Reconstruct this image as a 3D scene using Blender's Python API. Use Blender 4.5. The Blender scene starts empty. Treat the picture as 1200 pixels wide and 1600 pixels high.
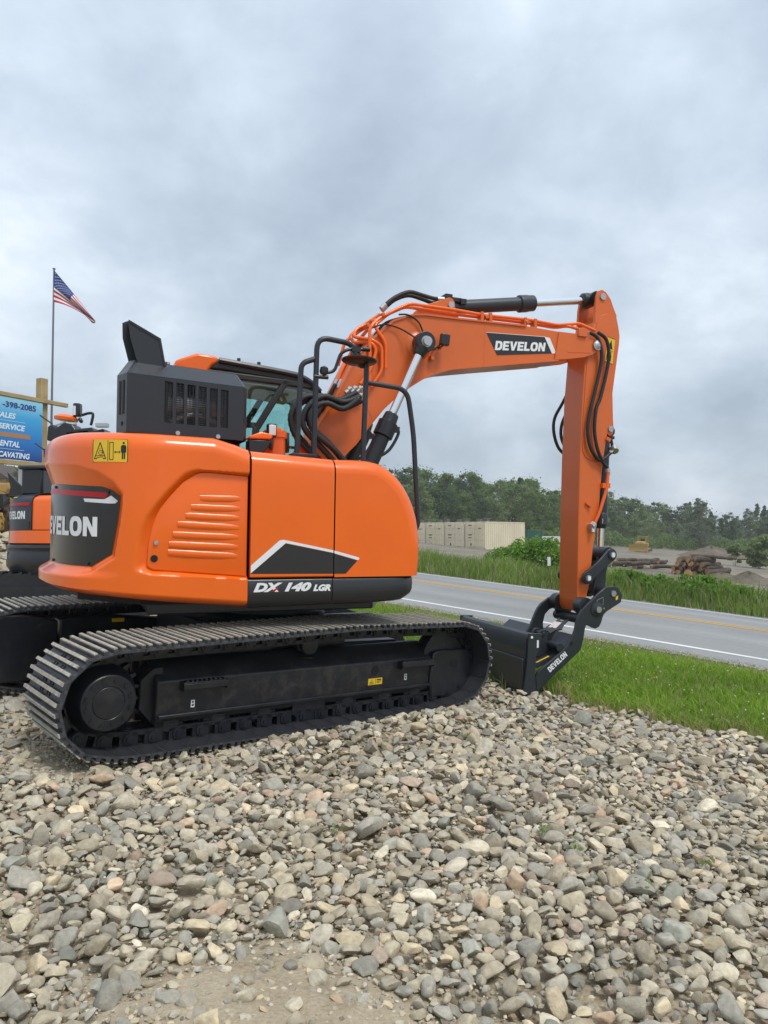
import bpy, bmesh, math, random
import numpy as np
from mathutils import Matrix, Vector
random.seed(7); RNG = np.random.default_rng(11)
SC = bpy.context.scene; COL = SC.collection
pi = math.pi
# ------------------------------------------------------------------ camera, sky, sun, exposure
cd = bpy.data.cameras.new('camera'); cam = bpy.data.objects.new('camera', cd); COL.objects.link(cam)
cd.sensor_fit = 'VERTICAL'; cd.sensor_height = 24; cd.lens = 18; cd.clip_end = 3000; cd.clip_start = .05
EYE = 1.456; PIT = math.atan(38/1200)
cam.location = (0, 0, EYE); cam.rotation_euler = (pi/2 + PIT, 0, 0); SC.camera = cam
SUN_EL, SUN_AZ = math.radians(58), math.radians(140)      # azimuth clockwise from +Y: behind the camera, to the right
W = bpy.data.worlds.new('World'); SC.world = W; W.use_nodes = True
nt = W.node_tree; nt.nodes.clear()
def N(t, ty, **kw):
    n = t.nodes.new(ty)
    for k, v in kw.items(): setattr(n, k, v)
    return n
def math_node(t, op, a, b=None, clamp=False):
    n = N(t, 'ShaderNodeMath', operation=op, use_clamp=clamp)
    for i, x in enumerate((a, b)):
        if x is None: continue
        if isinstance(x, (int, float)): n.inputs[i].default_value = x
        else: t.links.new(x, n.inputs[i])
    return n.outputs[0]
sky = N(nt, 'ShaderNodeTexSky', sky_type='NISHITA'); sky.sun_disc = False
sky.sun_elevation = SUN_EL; sky.sun_rotation = SUN_AZ; sky.air_density = 1.5; sky.dust_density = 3
bg1 = N(nt, 'ShaderNodeBackground'); bg1.inputs[1].default_value = .1; nt.links.new(sky.outputs[0], bg1.inputs[0])
tc = N(nt, 'ShaderNodeTexCoord'); sep = N(nt, 'ShaderNodeSeparateXYZ'); nt.links.new(tc.outputs['Generated'], sep.inputs[0])
zc = math_node(nt, 'MAXIMUM', sep.outputs[2], 0.0); den = math_node(nt, 'ADD', zc, .42)
cmb = N(nt, 'ShaderNodeCombineXYZ')
nt.links.new(math_node(nt, 'DIVIDE', sep.outputs[0], den), cmb.inputs[0]); nt.links.new(math_node(nt, 'DIVIDE', sep.outputs[1], den), cmb.inputs[1])
def noise(t, vec, scale, detail=5, rough=.55, dist=0.0):
    n = N(t, 'ShaderNodeTexNoise'); n.inputs['Scale'].default_value = scale; n.inputs['Detail'].default_value = detail
    n.inputs['Roughness'].default_value = rough; n.inputs['Distortion'].default_value = dist
    if vec is not None: t.links.new(vec, n.inputs['Vector'])
    return n
mp = N(nt, 'ShaderNodeMapping'); mp.inputs['Location'].default_value = (6.2, 2.9, .4); nt.links.new(cmb.outputs[0], mp.inputs[0])
n1 = noise(nt, mp.outputs[0], 1.7, 6, .48, .25); n2 = noise(nt, mp.outputs[0], 4.8, 9, .62, .2)
mixf = math_node(nt, 'ADD', math_node(nt, 'MULTIPLY', n1.outputs[0], .70), math_node(nt, 'MULTIPLY', n2.outputs[0], .30))
ramp = N(nt, 'ShaderNodeValToRGB'); nt.links.new(mixf, ramp.inputs[0])
e = ramp.color_ramp.elements; e[0].position = .35; e[0].color = (.33, .395, .48, 1); e[1].position = .68; e[1].color = (.76, .83, .90, 1)
for p_, c_ in ((.45, (.415, .49, .58, 1)), (.55, (.535, .61, .70, 1))):
    q = e.new(p_); q.color = c_
bg2 = N(nt, 'ShaderNodeBackground'); nt.links.new(ramp.outputs[0], bg2.inputs[0])
nt.links.new(math_node(nt, 'ADD', math_node(nt, 'MULTIPLY', math_node(nt, 'MULTIPLY', zc, zc), .55), .92), bg2.inputs[1])
mx = N(nt, 'ShaderNodeMixShader'); mx.inputs[0].default_value = .92
nt.links.new(bg1.outputs[0], mx.inputs[1]); nt.links.new(bg2.outputs[0], mx.inputs[2])
wo = N(nt, 'ShaderNodeOutputWorld'); nt.links.new(mx.outputs[0], wo.inputs[0])
sl = bpy.data.lights.new('sun', 'SUN'); sl.energy = 1.5; sl.angle = math.radians(16); sl.color = (1, .96, .9)
sun = bpy.data.objects.new('sun', sl); COL.objects.link(sun)
sd = Vector((math.sin(SUN_AZ)*math.cos(SUN_EL), math.cos(SUN_AZ)*math.cos(SUN_EL), math.sin(SUN_EL)))
sun.rotation_euler = sd.to_track_quat('Z', 'Y').to_euler(); sun.location = sd*50
vs = SC.view_settings; vs.view_transform = 'Standard'; vs.look = 'None'; vs.gamma = 1; vs.use_curve_mapping = False; vs.exposure = 0.5

# ------------------------------------------------------------------ materials
MATS = {}
def mat(name, col, rough=.5, metal=0.0, var=.0, vscale=6.0, bump=0.0, bscale=60.0, coat=0.0, dust=None, dustamt=.5, dscale=9., spec=.5):
    if name in MATS: return MATS[name]
    m = bpy.data.materials.new(name); m.use_nodes = True; t = m.node_tree; b = t.nodes['Principled BSDF']
    b.inputs['Base Color'].default_value = (*col, 1); b.inputs['Roughness'].default_value = rough; b.inputs['Metallic'].default_value = metal
    b.inputs['Specular IOR Level'].default_value = spec
    if coat: b.inputs['Coat Weight'].default_value = coat; b.inputs['Coat Roughness'].default_value = .06
    tcn = N(t, 'ShaderNodeTexCoord'); ob = tcn.outputs['Object']
    src = None
    if var:
        n = noise(t, ob, vscale, 6, .6)
        r = N(t, 'ShaderNodeValToRGB'); t.links.new(n.outputs[0], r.inputs[0])
        r.color_ramp.elements[0].position = .3; r.color_ramp.elements[1].position = .7
        r.color_ramp.elements[0].color = (*[max(0, c*(1-var)) for c in col], 1); r.color_ramp.elements[1].color = (*[min(1, c*(1+var)) for c in col], 1)
        src = r.outputs[0]
    if dust:
        n = noise(t, ob, dscale, 8, .68, .4); k = N(t, 'ShaderNodeValToRGB'); t.links.new(n.outputs[0], k.inputs[0])
        k.color_ramp.elements[0].position = .48; k.color_ramp.elements[1].position = .72
        k.color_ramp.elements[1].color = (dustamt, dustamt, dustamt, 1); k.color_ramp.elements[0].color = (0, 0, 0, 1)
        x = N(t, 'ShaderNodeMix', data_type='RGBA'); t.links.new(k.outputs[0], x.inputs['Factor'])
        if src is not None: t.links.new(src, x.inputs[6])
        else: x.inputs[6].default_value = (*col, 1)
        x.inputs[7].default_value = (*dust, 1); src = x.outputs[2]
        rr = math_node(t, 'ADD', math_node(t, 'MULTIPLY', k.outputs[0], .6), rough, True); t.links.new(rr, b.inputs['Roughness'])
    if src is not None: t.links.new(src, b.inputs['Base Color'])
    if bump:
        n = noise(t, ob, bscale, 5, .6); bp = N(t, 'ShaderNodeBump'); bp.inputs['Strength'].default_value = bump; bp.inputs['Distance'].default_value = .01
        t.links.new(n.outputs[0], bp.inputs['Height']); t.links.new(bp.outputs[0], b.inputs['Normal'])
    MATS[name] = m; return m
def attr_mat(name, rough=.8, trans=0.0, bump=0.0, bscale=60, objcol=False, speck=0.0, sscale=40, rim=0.0):
    m = bpy.data.materials.new(name); m.use_nodes = True; t = m.node_tree; b = t.nodes['Principled BSDF']
    b.inputs['Roughness'].default_value = rough; b.inputs['Specular IOR Level'].default_value = .3
    if objcol: c = N(t, 'ShaderNodeObjectInfo').outputs['Color']
    else:
        a = N(t, 'ShaderNodeAttribute'); a.attribute_name = 'col'; c = a.outputs['Color']
    if speck:
        ge = N(t, 'ShaderNodeNewGeometry')
        n = noise(t, ge.outputs['Position'], sscale, 7, .65)
        mr = N(t, 'ShaderNodeMapRange'); t.links.new(n.outputs[0], mr.inputs[0]); mr.inputs[1].default_value = .3; mr.inputs[2].default_value = .72
        mr.inputs[3].default_value = 1-speck; mr.inputs[4].default_value = 1+speck
        x = N(t, 'ShaderNodeVectorMath', operation='SCALE'); t.links.new(c, x.inputs[0]); t.links.new(mr.outputs[0], x.inputs['Scale']); c = x.outputs[0]
    t.links.new(c, b.inputs['Base Color'])
    if bump:
        ge = N(t, 'ShaderNodeNewGeometry'); n = noise(t, ge.outputs['Position'], bscale, 6, .6); bp = N(t, 'ShaderNodeBump'); bp.inputs['Strength'].default_value = bump; bp.inputs['Distance'].default_value = .012
        t.links.new(n.outputs[0], bp.inputs['Height']); t.links.new(bp.outputs[0], b.inputs['Normal'])
    if trans:
        tr = N(t, 'ShaderNodeBsdfTranslucent'); t.links.new(c, tr.inputs[0]); ms = N(t, 'ShaderNodeMixShader'); ms.inputs[0].default_value = trans
        t.links.new(b.outputs[0], ms.inputs[1]); t.links.new(tr.outputs[0], ms.inputs[2]); t.links.new(ms.outputs[0], t.nodes['Material Output'].inputs[0])
    MATS[name] = m; return m
def glass(name, tint, refl=.12):
    m = bpy.data.materials.new(name); m.use_nodes = True; t = m.node_tree; t.nodes.clear()
    tr = N(t, 'ShaderNodeBsdfTransparent'); tr.inputs[0].default_value = (*tint, 1); gl = N(t, 'ShaderNodeBsdfGlossy'); gl.inputs['Roughness'].default_value = .01
    fr = N(t, 'ShaderNodeFresnel'); fr.inputs[0].default_value = 1.5; ms = N(t, 'ShaderNodeMixShader')
    t.links.new(math_node(t, 'ADD', fr.outputs[0], refl*.3, True), ms.inputs[0]); t.links.new(tr.outputs[0], ms.inputs[1]); t.links.new(gl.outputs[0], ms.inputs[2])
    o = N(t, 'ShaderNodeOutputMaterial'); t.links.new(ms.outputs[0], o.inputs[0]); MATS[name] = m; return m
ORANGE = mat('orange_paint', (.84, .133, .002), .36, var=.05, vscale=1.5, coat=.6, bump=.03, bscale=3, spec=.3)
ORANGE2 = mat('orange_boom_paint', (.64, .128, .018), .42, var=.06, vscale=2.5, coat=.15, bump=.05, bscale=8)
GREY = mat('dark_grey_paint', (.015, .018, .025), .42, var=.08, coat=.1, bump=.05, bscale=150)
SKIRT = mat('black_skirt_paint', (.013, .014, .016), .32, var=.1, coat=.25, bump=.04, bscale=150)
BLACK = mat('black_paint', (.010, .011, .014), .35, var=.15, coat=.2)
PANEL = mat('black_glossy_panel', (.011, .012, .013), .24, coat=.12)
UNDER = mat('undercarriage_paint', (.011, .013, .018), .34, var=.25, vscale=5, dust=(.10, .085, .065), dustamt=.18, dscale=7)
UNDERTOP = mat('undercarriage_dusty', (.018, .019, .023), .46, var=.3, dust=(.15, .125, .095), dustamt=.32, dscale=11)
SHOE = mat('track_shoe_steel', (.036, .040, .048), .5, var=.3, vscale=9, dust=(.21, .18, .14), dustamt=.55, dscale=12)
SHOETIP = mat('worn_grouser_steel', (.38, .345, .28), .6, var=.3, vscale=25, dust=(.13, .11, .09), dustamt=.7, dscale=22)
SHOEIN = mat('track_shoe_inside', (.020, .022, .027), .5, var=.3, vscale=7, dust=(.13, .11, .09), dustamt=.25)
CHROME = mat('chrome', (.80, .81, .82), .12, 1.0)
STEEL = mat('zinc_steel', (.50, .50, .50), .35, .9)
RUBBER = mat('hose_rubber', (.012, .012, .013), .55, bump=.2, bscale=120)
BLUEBLACK = mat('bucket_paint', (.020, .025, .032), .42, var=.2, vscale=4, coat=.1, bump=.04, bscale=40)
WHITE = mat('white_print', (.78, .79, .80), .4)
YELLOW = mat('yellow_label', (.78, .50, .02), .4)
INK = mat('black_print', (.012, .012, .012), .5)
RED = mat('red_reflector', (.46, .006, .010), .35, coat=.1, spec=.3)
DARK = mat('dark_void', (.006, .006, .007), .8)
BEIGE = mat('beige_headliner', (.72, .66, .55), .7)
BROWNDARK = mat('cab_trim', (.020, .017, .016), .45)
GREEN = mat('green_paint', (.02, .22, .05), .4)
GLASS = glass('teal_glass', (.66, .91, .88)); GLASSDK = glass('dark_tint_glass', (.92, .97, .96), .10)
LAMPW = mat('lamp_lens', (.75, .76, .78), .15, coat=.6)

# ------------------------------------------------------------------ mesh helpers
def finish(me, mats, smooth=None):
    for m in (mats if isinstance(mats, (list, tuple)) else [mats]): me.materials.append(m)
    if smooth:
        me.polygons.foreach_set('use_smooth', [True]*len(me.polygons)); me.set_sharp_from_angle(angle=math.radians(smooth))
def link(name, me, parent=None, M=None):
    o = bpy.data.objects.new(name, me); COL.objects.link(o)
    if parent is not None: o.parent = parent
    if M is not None: o.matrix_basis = M
    return o
def tag(o, label=None, cat=None, group=None, kind=None):
    for k, v in (('label', label), ('category', cat), ('group', group), ('kind', kind)):
        if v: o[k] = v
    return o
def empty(name, loc, label=None, cat=None, group=None, rz=0):
    o = bpy.data.objects.new(name, None); COL.objects.link(o); o.location = loc; o.rotation_euler = (0, 0, rz); o.empty_display_size = .2
    return tag(o, label, cat, group)
SPLIT = {'pin', 'weld', 'opening', 'oil_pipe', 'thin_hose', 'pin_mark', 'roof_bolt', 'rear_slot', 'lock_rod', 'yellow_label', 'arm_hose', 'hose', 'grille_bar', 'seam', 'hose_and_aerial', 'pipe_clamp', 'bracket', 'hose_fitting'}
class MB:
    def __init__(s): s.v = []; s.f = []; s.m = []
    def add(s, vs_, fs, mi=0):
        o = len(s.v); s.v += [tuple(map(float, p)) for p in vs_]; s.f += [tuple(i+o for i in f) for f in fs]; s.m += [mi]*len(fs); return s
    def box(s, c, d, R=None, mi=0):
        vs_ = [Vector(((x-.5)*d[0], (y-.5)*d[1], (z-.5)*d[2])) for x in (0, 1) for y in (0, 1) for z in (0, 1)]
        if R is not None: vs_ = [R @ p for p in vs_]
        return s.add([Vector(c)+p for p in vs_], [(0, 1, 3, 2), (4, 6, 7, 5), (0, 4, 5, 1), (2, 3, 7, 6), (0, 2, 6, 4), (1, 5, 7, 3)], mi)
    def bb(s, x0, x1, y0, y1, z0, z1, mi=0): return s.box(((x0+x1)/2, (y0+y1)/2, (z0+z1)/2), (abs(x1-x0), abs(y1-y0), abs(z1-z0)), None, mi)
    def bar(s, p0, p1, w, h, up=(0, 0, 1), mi=0):
        p0, p1 = Vector(p0), Vector(p1); x = (p1-p0).normalized(); y = Vector(up).cross(x)
        if y.length < 1e-4: y = Vector((0, 1, 0)).cross(x)
        y.normalize(); z = x.cross(y); R = Matrix((x, y, z)).transposed()
        return s.box((p0+p1)/2, ((p1-p0).length, w, h), R, mi)
    def cyl(s, p0, p1, r0, r1=None, n=16, mi=0, caps=True):
        r1 = r0 if r1 is None else r1; p0, p1 = Vector(p0), Vector(p1); z = (p1-p0).normalized(); x = z.orthogonal().normalized(); y = z.cross(x)
        ring = [(x*math.cos(2*pi*k/n)+y*math.sin(2*pi*k/n)) for k in range(n)]
        f = [(k, (k+1) % n, n+(k+1) % n, n+k) for k in range(n)]
        if caps: f += [tuple(range(n-1, -1, -1)), tuple(range(n, 2*n))]
        return s.add([p0+q*r0 for q in ring]+[p1+q*r1 for q in ring], f, mi)
    def lathe(s, p, axis, prof, n=24, mi=0):          # prof: (distance along axis, radius)
        p = Vector(p); z = Vector(axis).normalized(); x = z.orthogonal().normalized(); y = z.cross(x); vs_ = []
        for (d, r) in prof: vs_ += [p+z*d+(x*math.cos(2*pi*k/n)+y*math.sin(2*pi*k/n))*max(r, 1e-4) for k in range(n)]
        f = [(i*n+k, i*n+(k+1) % n, (i+1)*n+(k+1) % n, (i+1)*n+k) for i in range(len(prof)-1) for k in range(n)]
        f += [tuple(range(n-1, -1, -1)), tuple(range((len(prof)-1)*n, len(prof)*n))]
        return s.add(vs_, f, mi)
    def tube(s, pts, r, n=8, mi=0, sm=4, rib=None):
        P = spline([Vector(p) for p in pts], sm) if sm > 1 and len(pts) > 2 else [Vector(p) for p in pts]
        if rib:                                        # ribbed spiral guard: resample and alternate the radius
            Q = [P[0]]
            for a, b in zip(P, P[1:]):
                k = max(1, int((b-a).length/rib)); Q += [a.lerp(b, (i+1)/k) for i in range(k)]
            P = Q
        vs_ = []; u = None
        for i, p in enumerate(P):
            t = (P[min(i+1, len(P)-1)]-P[max(i-1, 0)]).normalized()
            u = t.orthogonal() if u is None else (u-t*u.dot(t)); u.normalize(); w = t.cross(u)
            rr = r*(1.0 if not rib or i % 2 else .84)
            vs_ += [p+(u*math.cos(2*pi*k/n)+w*math.sin(2*pi*k/n))*rr for k in range(n)]
        f = [(i*n+k, i*n+(k+1) % n, (i+1)*n+(k+1) % n, (i+1)*n+k) for i in range(len(P)-1) for k in range(n)]
        f += [tuple(range(n-1, -1, -1)), tuple(range((len(P)-1)*n, len(P)*n))]
        return s.add(vs_, f, mi)
    def prism(s, poly, lo, hi, ax=1, mi=0):           # 2-D polygon extruded along one axis
        n = len(poly)
        def P3(p, h): q = list(p); q.insert(ax, h); return q
        return s.add([P3(p, lo) for p in poly]+[P3(p, hi) for p in poly], [tuple(range(n)), tuple(range(2*n-1, n-1, -1))]+[(k, k+n, (k+1) % n+n, (k+1) % n) for k in range(n)], mi)
    def loose(s):                                      # the separate pieces of this builder
        p = list(range(len(s.v)))
        def root(i):
            while p[i] != i: p[i] = p[p[i]]; i = p[i]
            return i
        for f in s.f:
            a = root(f[0])
            for j in f[1:]: p[root(j)] = a
        out = {}
        for f, k in zip(s.f, s.m): out.setdefault(root(f[0]), []).append((f, k))
        for fs in out.values():
            q = MB(); ids = sorted({i for f, _ in fs for i in f}); mp_ = {i: n for n, i in enumerate(ids)}
            q.v = [s.v[i] for i in ids]; q.f = [tuple(mp_[i] for i in f) for f, _ in fs]; q.m = [k for _, k in fs]; yield q
    def build(s, name, mats, parent=None, M=None, smooth=35, bevel=0, seg=2):
        if parent is not None and name in SPLIT:
            o = None
            for q in list(s.loose()): o = q.build1(name, mats, parent, M, smooth, bevel, seg)
            return o
        return s.build1(name, mats, parent, M, smooth, bevel, seg)
    def build1(s, name, mats, parent=None, M=None, smooth=35, bevel=0, seg=2):
        me = bpy.data.meshes.new(name); me.from_pydata(s.v, [], s.f); me.validate()
        bm = bmesh.new(); bm.from_mesh(me); bmesh.ops.recalc_face_normals(bm, faces=bm.faces[:]); bm.to_mesh(me); bm.free()
        if len(s.m) == len(me.polygons): me.polygons.foreach_set('material_index', s.m)
        finish(me, mats, smooth); o = link(name, me, parent, M)
        if bevel:
            b = o.modifiers.new('bevel', 'BEVEL'); b.width = bevel; b.segments = seg; b.limit_method = 'ANGLE'; b.angle_limit = math.radians(38); b.use_clamp_overlap = True
            b.harden_normals = False
        return o
def spline(P, k=4):
    out = []
    for i in range(len(P)-1):
        p0, p1, p2, p3 = P[max(i-1, 0)], P[i], P[i+1], P[min(i+2, len(P)-1)]
        for j in range(k):
            t = j/k; out.append(.5*((2*p1)+(p2-p0)*t+(2*p0-5*p1+4*p2-p3)*t*t+(3*p1-p0-3*p2+p3)*t**3))
    return out+[P[-1]]
def fillet(P, r, k=4):                                 # polyline with rounded corners (pipes)
    P = [Vector(p) for p in P]; out = [P[0]]
    for a, b, c in zip(P, P[1:], P[2:]):
        d = min(r, (a-b).length*.45, (c-b).length*.45); u = b+(a-b).normalized()*d; w = b+(c-b).normalized()*d
        for j in range(k+1):
            t = j/k; out.append(u*(1-t)**2+b*2*t*(1-t)+w*t*t)
    return out+[P[-1]]
def grid_mesh(name, V, mats, parent=None, M=None, smooth=60, kind=None, flip=False):   # V: (n, m, 3) array
    n, m = V.shape[:2]; me = bpy.data.meshes.new(name)
    idx = np.arange(n*m).reshape(n, m); q = np.stack([idx[:-1, :-1], idx[1:, :-1], idx[1:, 1:], idx[:-1, 1:]], -1).reshape(-1, 4)
    if flip: q = q[:, ::-1]
    raw_mesh(me, V.reshape(-1, 3), q); finish(me, mats, smooth); o = link(name, me, parent, M)
    return tag(o, kind=kind)
def raw_mesh(me, V, Q, col=None):
    k = Q.shape[1]; me.vertices.add(len(V)); me.vertices.foreach_set('co', np.ascontiguousarray(V, np.float32).ravel())
    me.loops.add(Q.size); me.loops.foreach_set('vertex_index', np.ascontiguousarray(Q, np.int32).ravel())
    me.polygons.add(len(Q)); me.polygons.foreach_set('loop_start', np.arange(0, Q.size, k, dtype=np.int32))
    me.update(calc_edges=True)
    if col is not None:
        a = me.color_attributes.new('col', 'FLOAT_COLOR', 'POINT'); c = np.ones((len(V), 4), np.float32); c[:, :3] = col; a.data.foreach_set('color', c.ravel())
def sdist(X, Y, poly):                                 # signed distance to a polygon (negative inside)
    poly = np.array(poly); d = np.full(X.shape, 1e9); ins = np.zeros(X.shape, bool)
    for (x0, y0), (x1, y1) in zip(poly, np.roll(poly, -1, 0)):
        ex, ey = x1-x0, y1-y0; t = np.clip(((X-x0)*ex+(Y-y0)*ey)/(ex*ex+ey*ey+1e-12), 0, 1)
        d = np.minimum(d, np.hypot(X-x0-t*ex, Y-y0-t*ey))
        ins ^= ((y0 > Y) != (y1 > Y)) & (X < (x1-x0)*(Y-y0)/((y1-y0) if y1 != y0 else 1e-12)+x0)
    return np.where(ins, -d, d)
# ------------------------------------------------------------------ lettering
def ring_polys(o, i): n = len(o); return [[o[k], o[(k+1) % n], i[(k+1) % n], i[k]] for k in range(n)]
def supere(cx, cy, rx, ry, e_, n=28): return [(cx+rx*math.copysign(abs(math.cos(t))**(2/e_), math.cos(t)), cy+ry*math.copysign(abs(math.sin(t))**(2/e_), math.sin(t))) for t in (2*pi*k/n for k in range(n))]
def dshape(x0, x1, y0, y1, c): return [(x0, y0), ((x0+x1)/2, y0), (x1-c, y0), (x1-c*.3, y0+c*.3), (x1, y0+c), (x1, y1-c), (x1-c*.3, y1-c*.3), (x1-c, y1), ((x0+x1)/2, y1), (x0, y1)]
GL = {'D': (.84, ring_polys(dshape(0, .84, 0, 1, .32), dshape(.28, .55, .24, .76, .14))),
      'E': (.74, [[(0, 0), (.74, 0), (.74, .23), (.28, .23), (.28, .39), (.68, .39), (.68, .61), (.28, .61), (.28, .77), (.74, .77), (.74, 1), (0, 1)]]),
      'V': (.90, [[(.30, 0), (.60, 0), (.90, 1), (.61, 1), (.45, .36), (.29, 1), (0, 1)]]),
      'L': (.70, [[(0, 0), (.70, 0), (.70, .24), (.28, .24), (.28, 1), (0, 1)]]),
      'O': (.92, ring_polys(supere(.46, .5, .46, .52, 2.6), supere(.46, .5, .175, .27, 2.8))),
      'N': (.84, [[(0, 0), (.26, 0), (.26, .56), (.55, 0), (.84, 0), (.84, 1), (.58, 1), (.58, .44), (.29, 1), (0, 1)]])}
def word(txt, x0, y0, w, h, gap=.07):                  # heavy letters fitted into a rectangle -> list of polygons
    tot = sum(GL[c][0] for c in txt)+gap*(len(txt)-1); sx = w/tot; x = 0; out = []
    for c in txt:
        for p in GL[c][1]: out.append([(x0+(x+q[0])*sx, y0+q[1]*h) for q in p])
        x += GL[c][0]+gap
    return out
def font_polys(txt, x0, y0, w, h, bold=.02, shear=0.0):   # built-in font, fitted -> (verts 2-D, faces)
    cu = bpy.data.curves.new('lettering', 'FONT'); cu.body = txt; cu.size = 1; cu.offset = bold; cu.shear = shear; cu.resolution_u = 3
    ob = bpy.data.objects.new('lettering', cu); COL.objects.link(ob); dg = bpy.context.evaluated_depsgraph_get(); dg.update()
    me = bpy.data.meshes.new_from_object(ob.evaluated_get(dg)); V = np.array([v.co[:2] for v in me.vertices]); F = [tuple(p.vertices) for p in me.polygons]
    bpy.data.objects.remove(ob); bpy.data.curves.remove(cu); bpy.data.meshes.remove(me)
    lo, hi = V.min(0), V.max(0); V = (V-lo)/(hi-lo)*np.array([w, h])+np.array([x0, y0]); return V, F
def patch(name, polys, fn, mats, parent=None, M=None, step=None, thick=0, VF=None, smooth=30):
    """flat polygons (u, v) cut into strips and mapped through fn(u, v) onto a surface"""
    bm = bmesh.new()
    if VF is not None:
        vv = [bm.verts.new((x, y, 0)) for x, y in VF[0]]
        for f in VF[1]:
            try: bm.faces.new([vv[i] for i in f])
            except ValueError: pass
    else:
        for p in polys: bm.faces.new([bm.verts.new((x, y, 0)) for x, y in p])
    if step:
        xs = [v.co.x for v in bm.verts]; a, b = min(xs), max(xs); x = a+step
        while x < b-1e-4:
            bmesh.ops.bisect_plane(bm, geom=bm.verts[:]+bm.edges[:]+bm.faces[:], plane_co=(x, 0, 0), plane_no=(1, 0, 0)); x += step
    for v in bm.verts: v.co = Vector(fn(v.co.x, v.co.y))
    me = bpy.data.meshes.new(name); bm.to_mesh(me); bm.free(); finish(me, mats, smooth); o = link(name, me, parent, M)
    if thick:
        s_ = o.modifiers.new('solid', 'SOLIDIFY'); s_.thickness = thick; s_.offset = 0
    return o
def inset(poly, t):
    cx = sum(p[0] for p in poly)/len(poly); cy = sum(p[1] for p in poly)/len(poly)
    return [(cx+(x-cx)*(1-t), cy+(y-cy)*(1-t)) for x, y in poly]

# ------------------------------------------------------------------ terrain
P0 = np.array([5.469, 11.0]); RU = np.array([-.722, .692]); RN = np.array([.692, .722])   # a point on the white edge line, along the road, across it
EDGE_G = -5.50                                          # gravel / grass boundary (distance across from the white line)
def smst(x, a, b): t = np.clip((x-a)/(b-a), 0, 1); return t*t*(3-2*t)
def sw(x, y): return (x-P0[0])*RU[0]+(y-P0[1])*RU[1], (x-P0[0])*RN[0]+(y-P0[1])*RN[1]
def xy(s, w): return P0[0]+s*RU[0]+w*RN[0], P0[1]+s*RU[1]+w*RN[1]
def softlim(v, m): return m*np.tanh(v/m)
def gsum(x, y, terms): return sum(a*np.sin(fx*x+fy*y+ph) for a, fx, fy, ph in terms)
def g_gravel(x, y):
    z = .098-.056*softlim(x+1.17, 22)+.0115*softlim(y-6.57, 30)
    a = (x+1.17)*.7605+(y-6.57)*.6493; b = -(x+1.17)*.6493+(y-6.57)*.7605     # along / across the tracks
    z = z+.085*np.exp(-((b+1.60)/.22)**2)*smst(a, -1.2, -.5)*(1-smst(a, 1.0, 1.7))            # stones heaped along the near track
    z = z+.022*np.exp(-((b+1.1)/.5)**4)*smst(a, -1.8, -1.2)*(1-smst(a, 1.2, 1.7))
    z = z+.95*np.exp(-(((x+6.75)/1.5)**2+((y-13.6)/1.6)**2))                                   # rock heap beside the second machine
    return z+gsum(x, y, [(.018, 2.1, 1.3, .3), (.014, -1.7, 2.9, 1.1), (.010, 4.3, .7, 2.0), (.008, 3.1, -4.4, .5)])
def g_road(s): return -.309+np.where(s > 0, .0687*softlim(s, 42), .0687*softlim(s, 30))
def g_far(x, y): return np.clip(.725-.084*softlim(x-3, 60)+.0318*softlim(y-70, 90), -4, 4)
def g_road_w(s, w): return g_road(s)-.055*np.clip(w-3.05, 0, 3.6)
W_END = 6.5
def gz(x, y):
    x = np.asarray(x, float); y = np.asarray(y, float); s, w = sw(x, y)
    zg = g_gravel(x, y); zr = g_road_w(s, w)
    xe, ye = xy(s, EDGE_G+0*s); ze = g_gravel(xe, ye)
    tv = np.clip((w-EDGE_G)/(-.78-EDGE_G), 0, 1); verge = ze*(1-tv)+g_road(s)*tv+.05*np.sin(tv*pi)
    zf = g_far(x, y); tb = smst(w, W_END+.2, W_END+13); bank = (zr-.04)*(1-tb)+zf*tb+.10*np.sin(np.clip((w-W_END)/6, 0, 1)*pi)
    return np.where(w < EDGE_G, zg, np.where(w < -.78, verge, np.where(w < W_END, zr, bank)))
def bare(x, y):                                        # worn patches where the dirt shows
    b = 1.30*np.exp(-(((x+.46)/.46)**2+((y-2.38)/.27)**2))+.75*np.exp(-(((x+.33)/.22)**2+((y-2.75)/.22)**2))
    b += .55*np.exp(-(((x+.02)/.34)**2+((y-2.42)/.2)**2))
    b += .8*np.exp(-(((x-.98)/.42)**2+((y-3.55)/.16)**2))+.7*np.exp(-(((x-.35)/.35)**2+((y-3.3)/.12)**2))+.75*np.exp(-(((x-1.55)/.2)**2+((y-3.0)/.3)**2))+.6*np.exp(-(((x-2.0)/.4)**2+((y-4.1)/.14)**2))
    b += .9*np.exp(-(((x+1.9)/.45)**2+((y-4.45)/.35)**2))+.9*np.exp(-(((x+2.45)/.5)**2+((y-4.9)/.4)**2))
    return b
def ground_strip(name, ss, ws, mats, dz=0.0, label=None, fz=None):
    S_, W_ = np.meshgrid(ss, ws, indexing='ij'); X, Y = xy(S_, W_); Z = (fz(S_, W_) if fz else gz(X, Y))+dz
    return tag(grid_mesh(name, np.stack([X, Y, Z], -1), mats, smooth=80), kind='structure')
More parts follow.
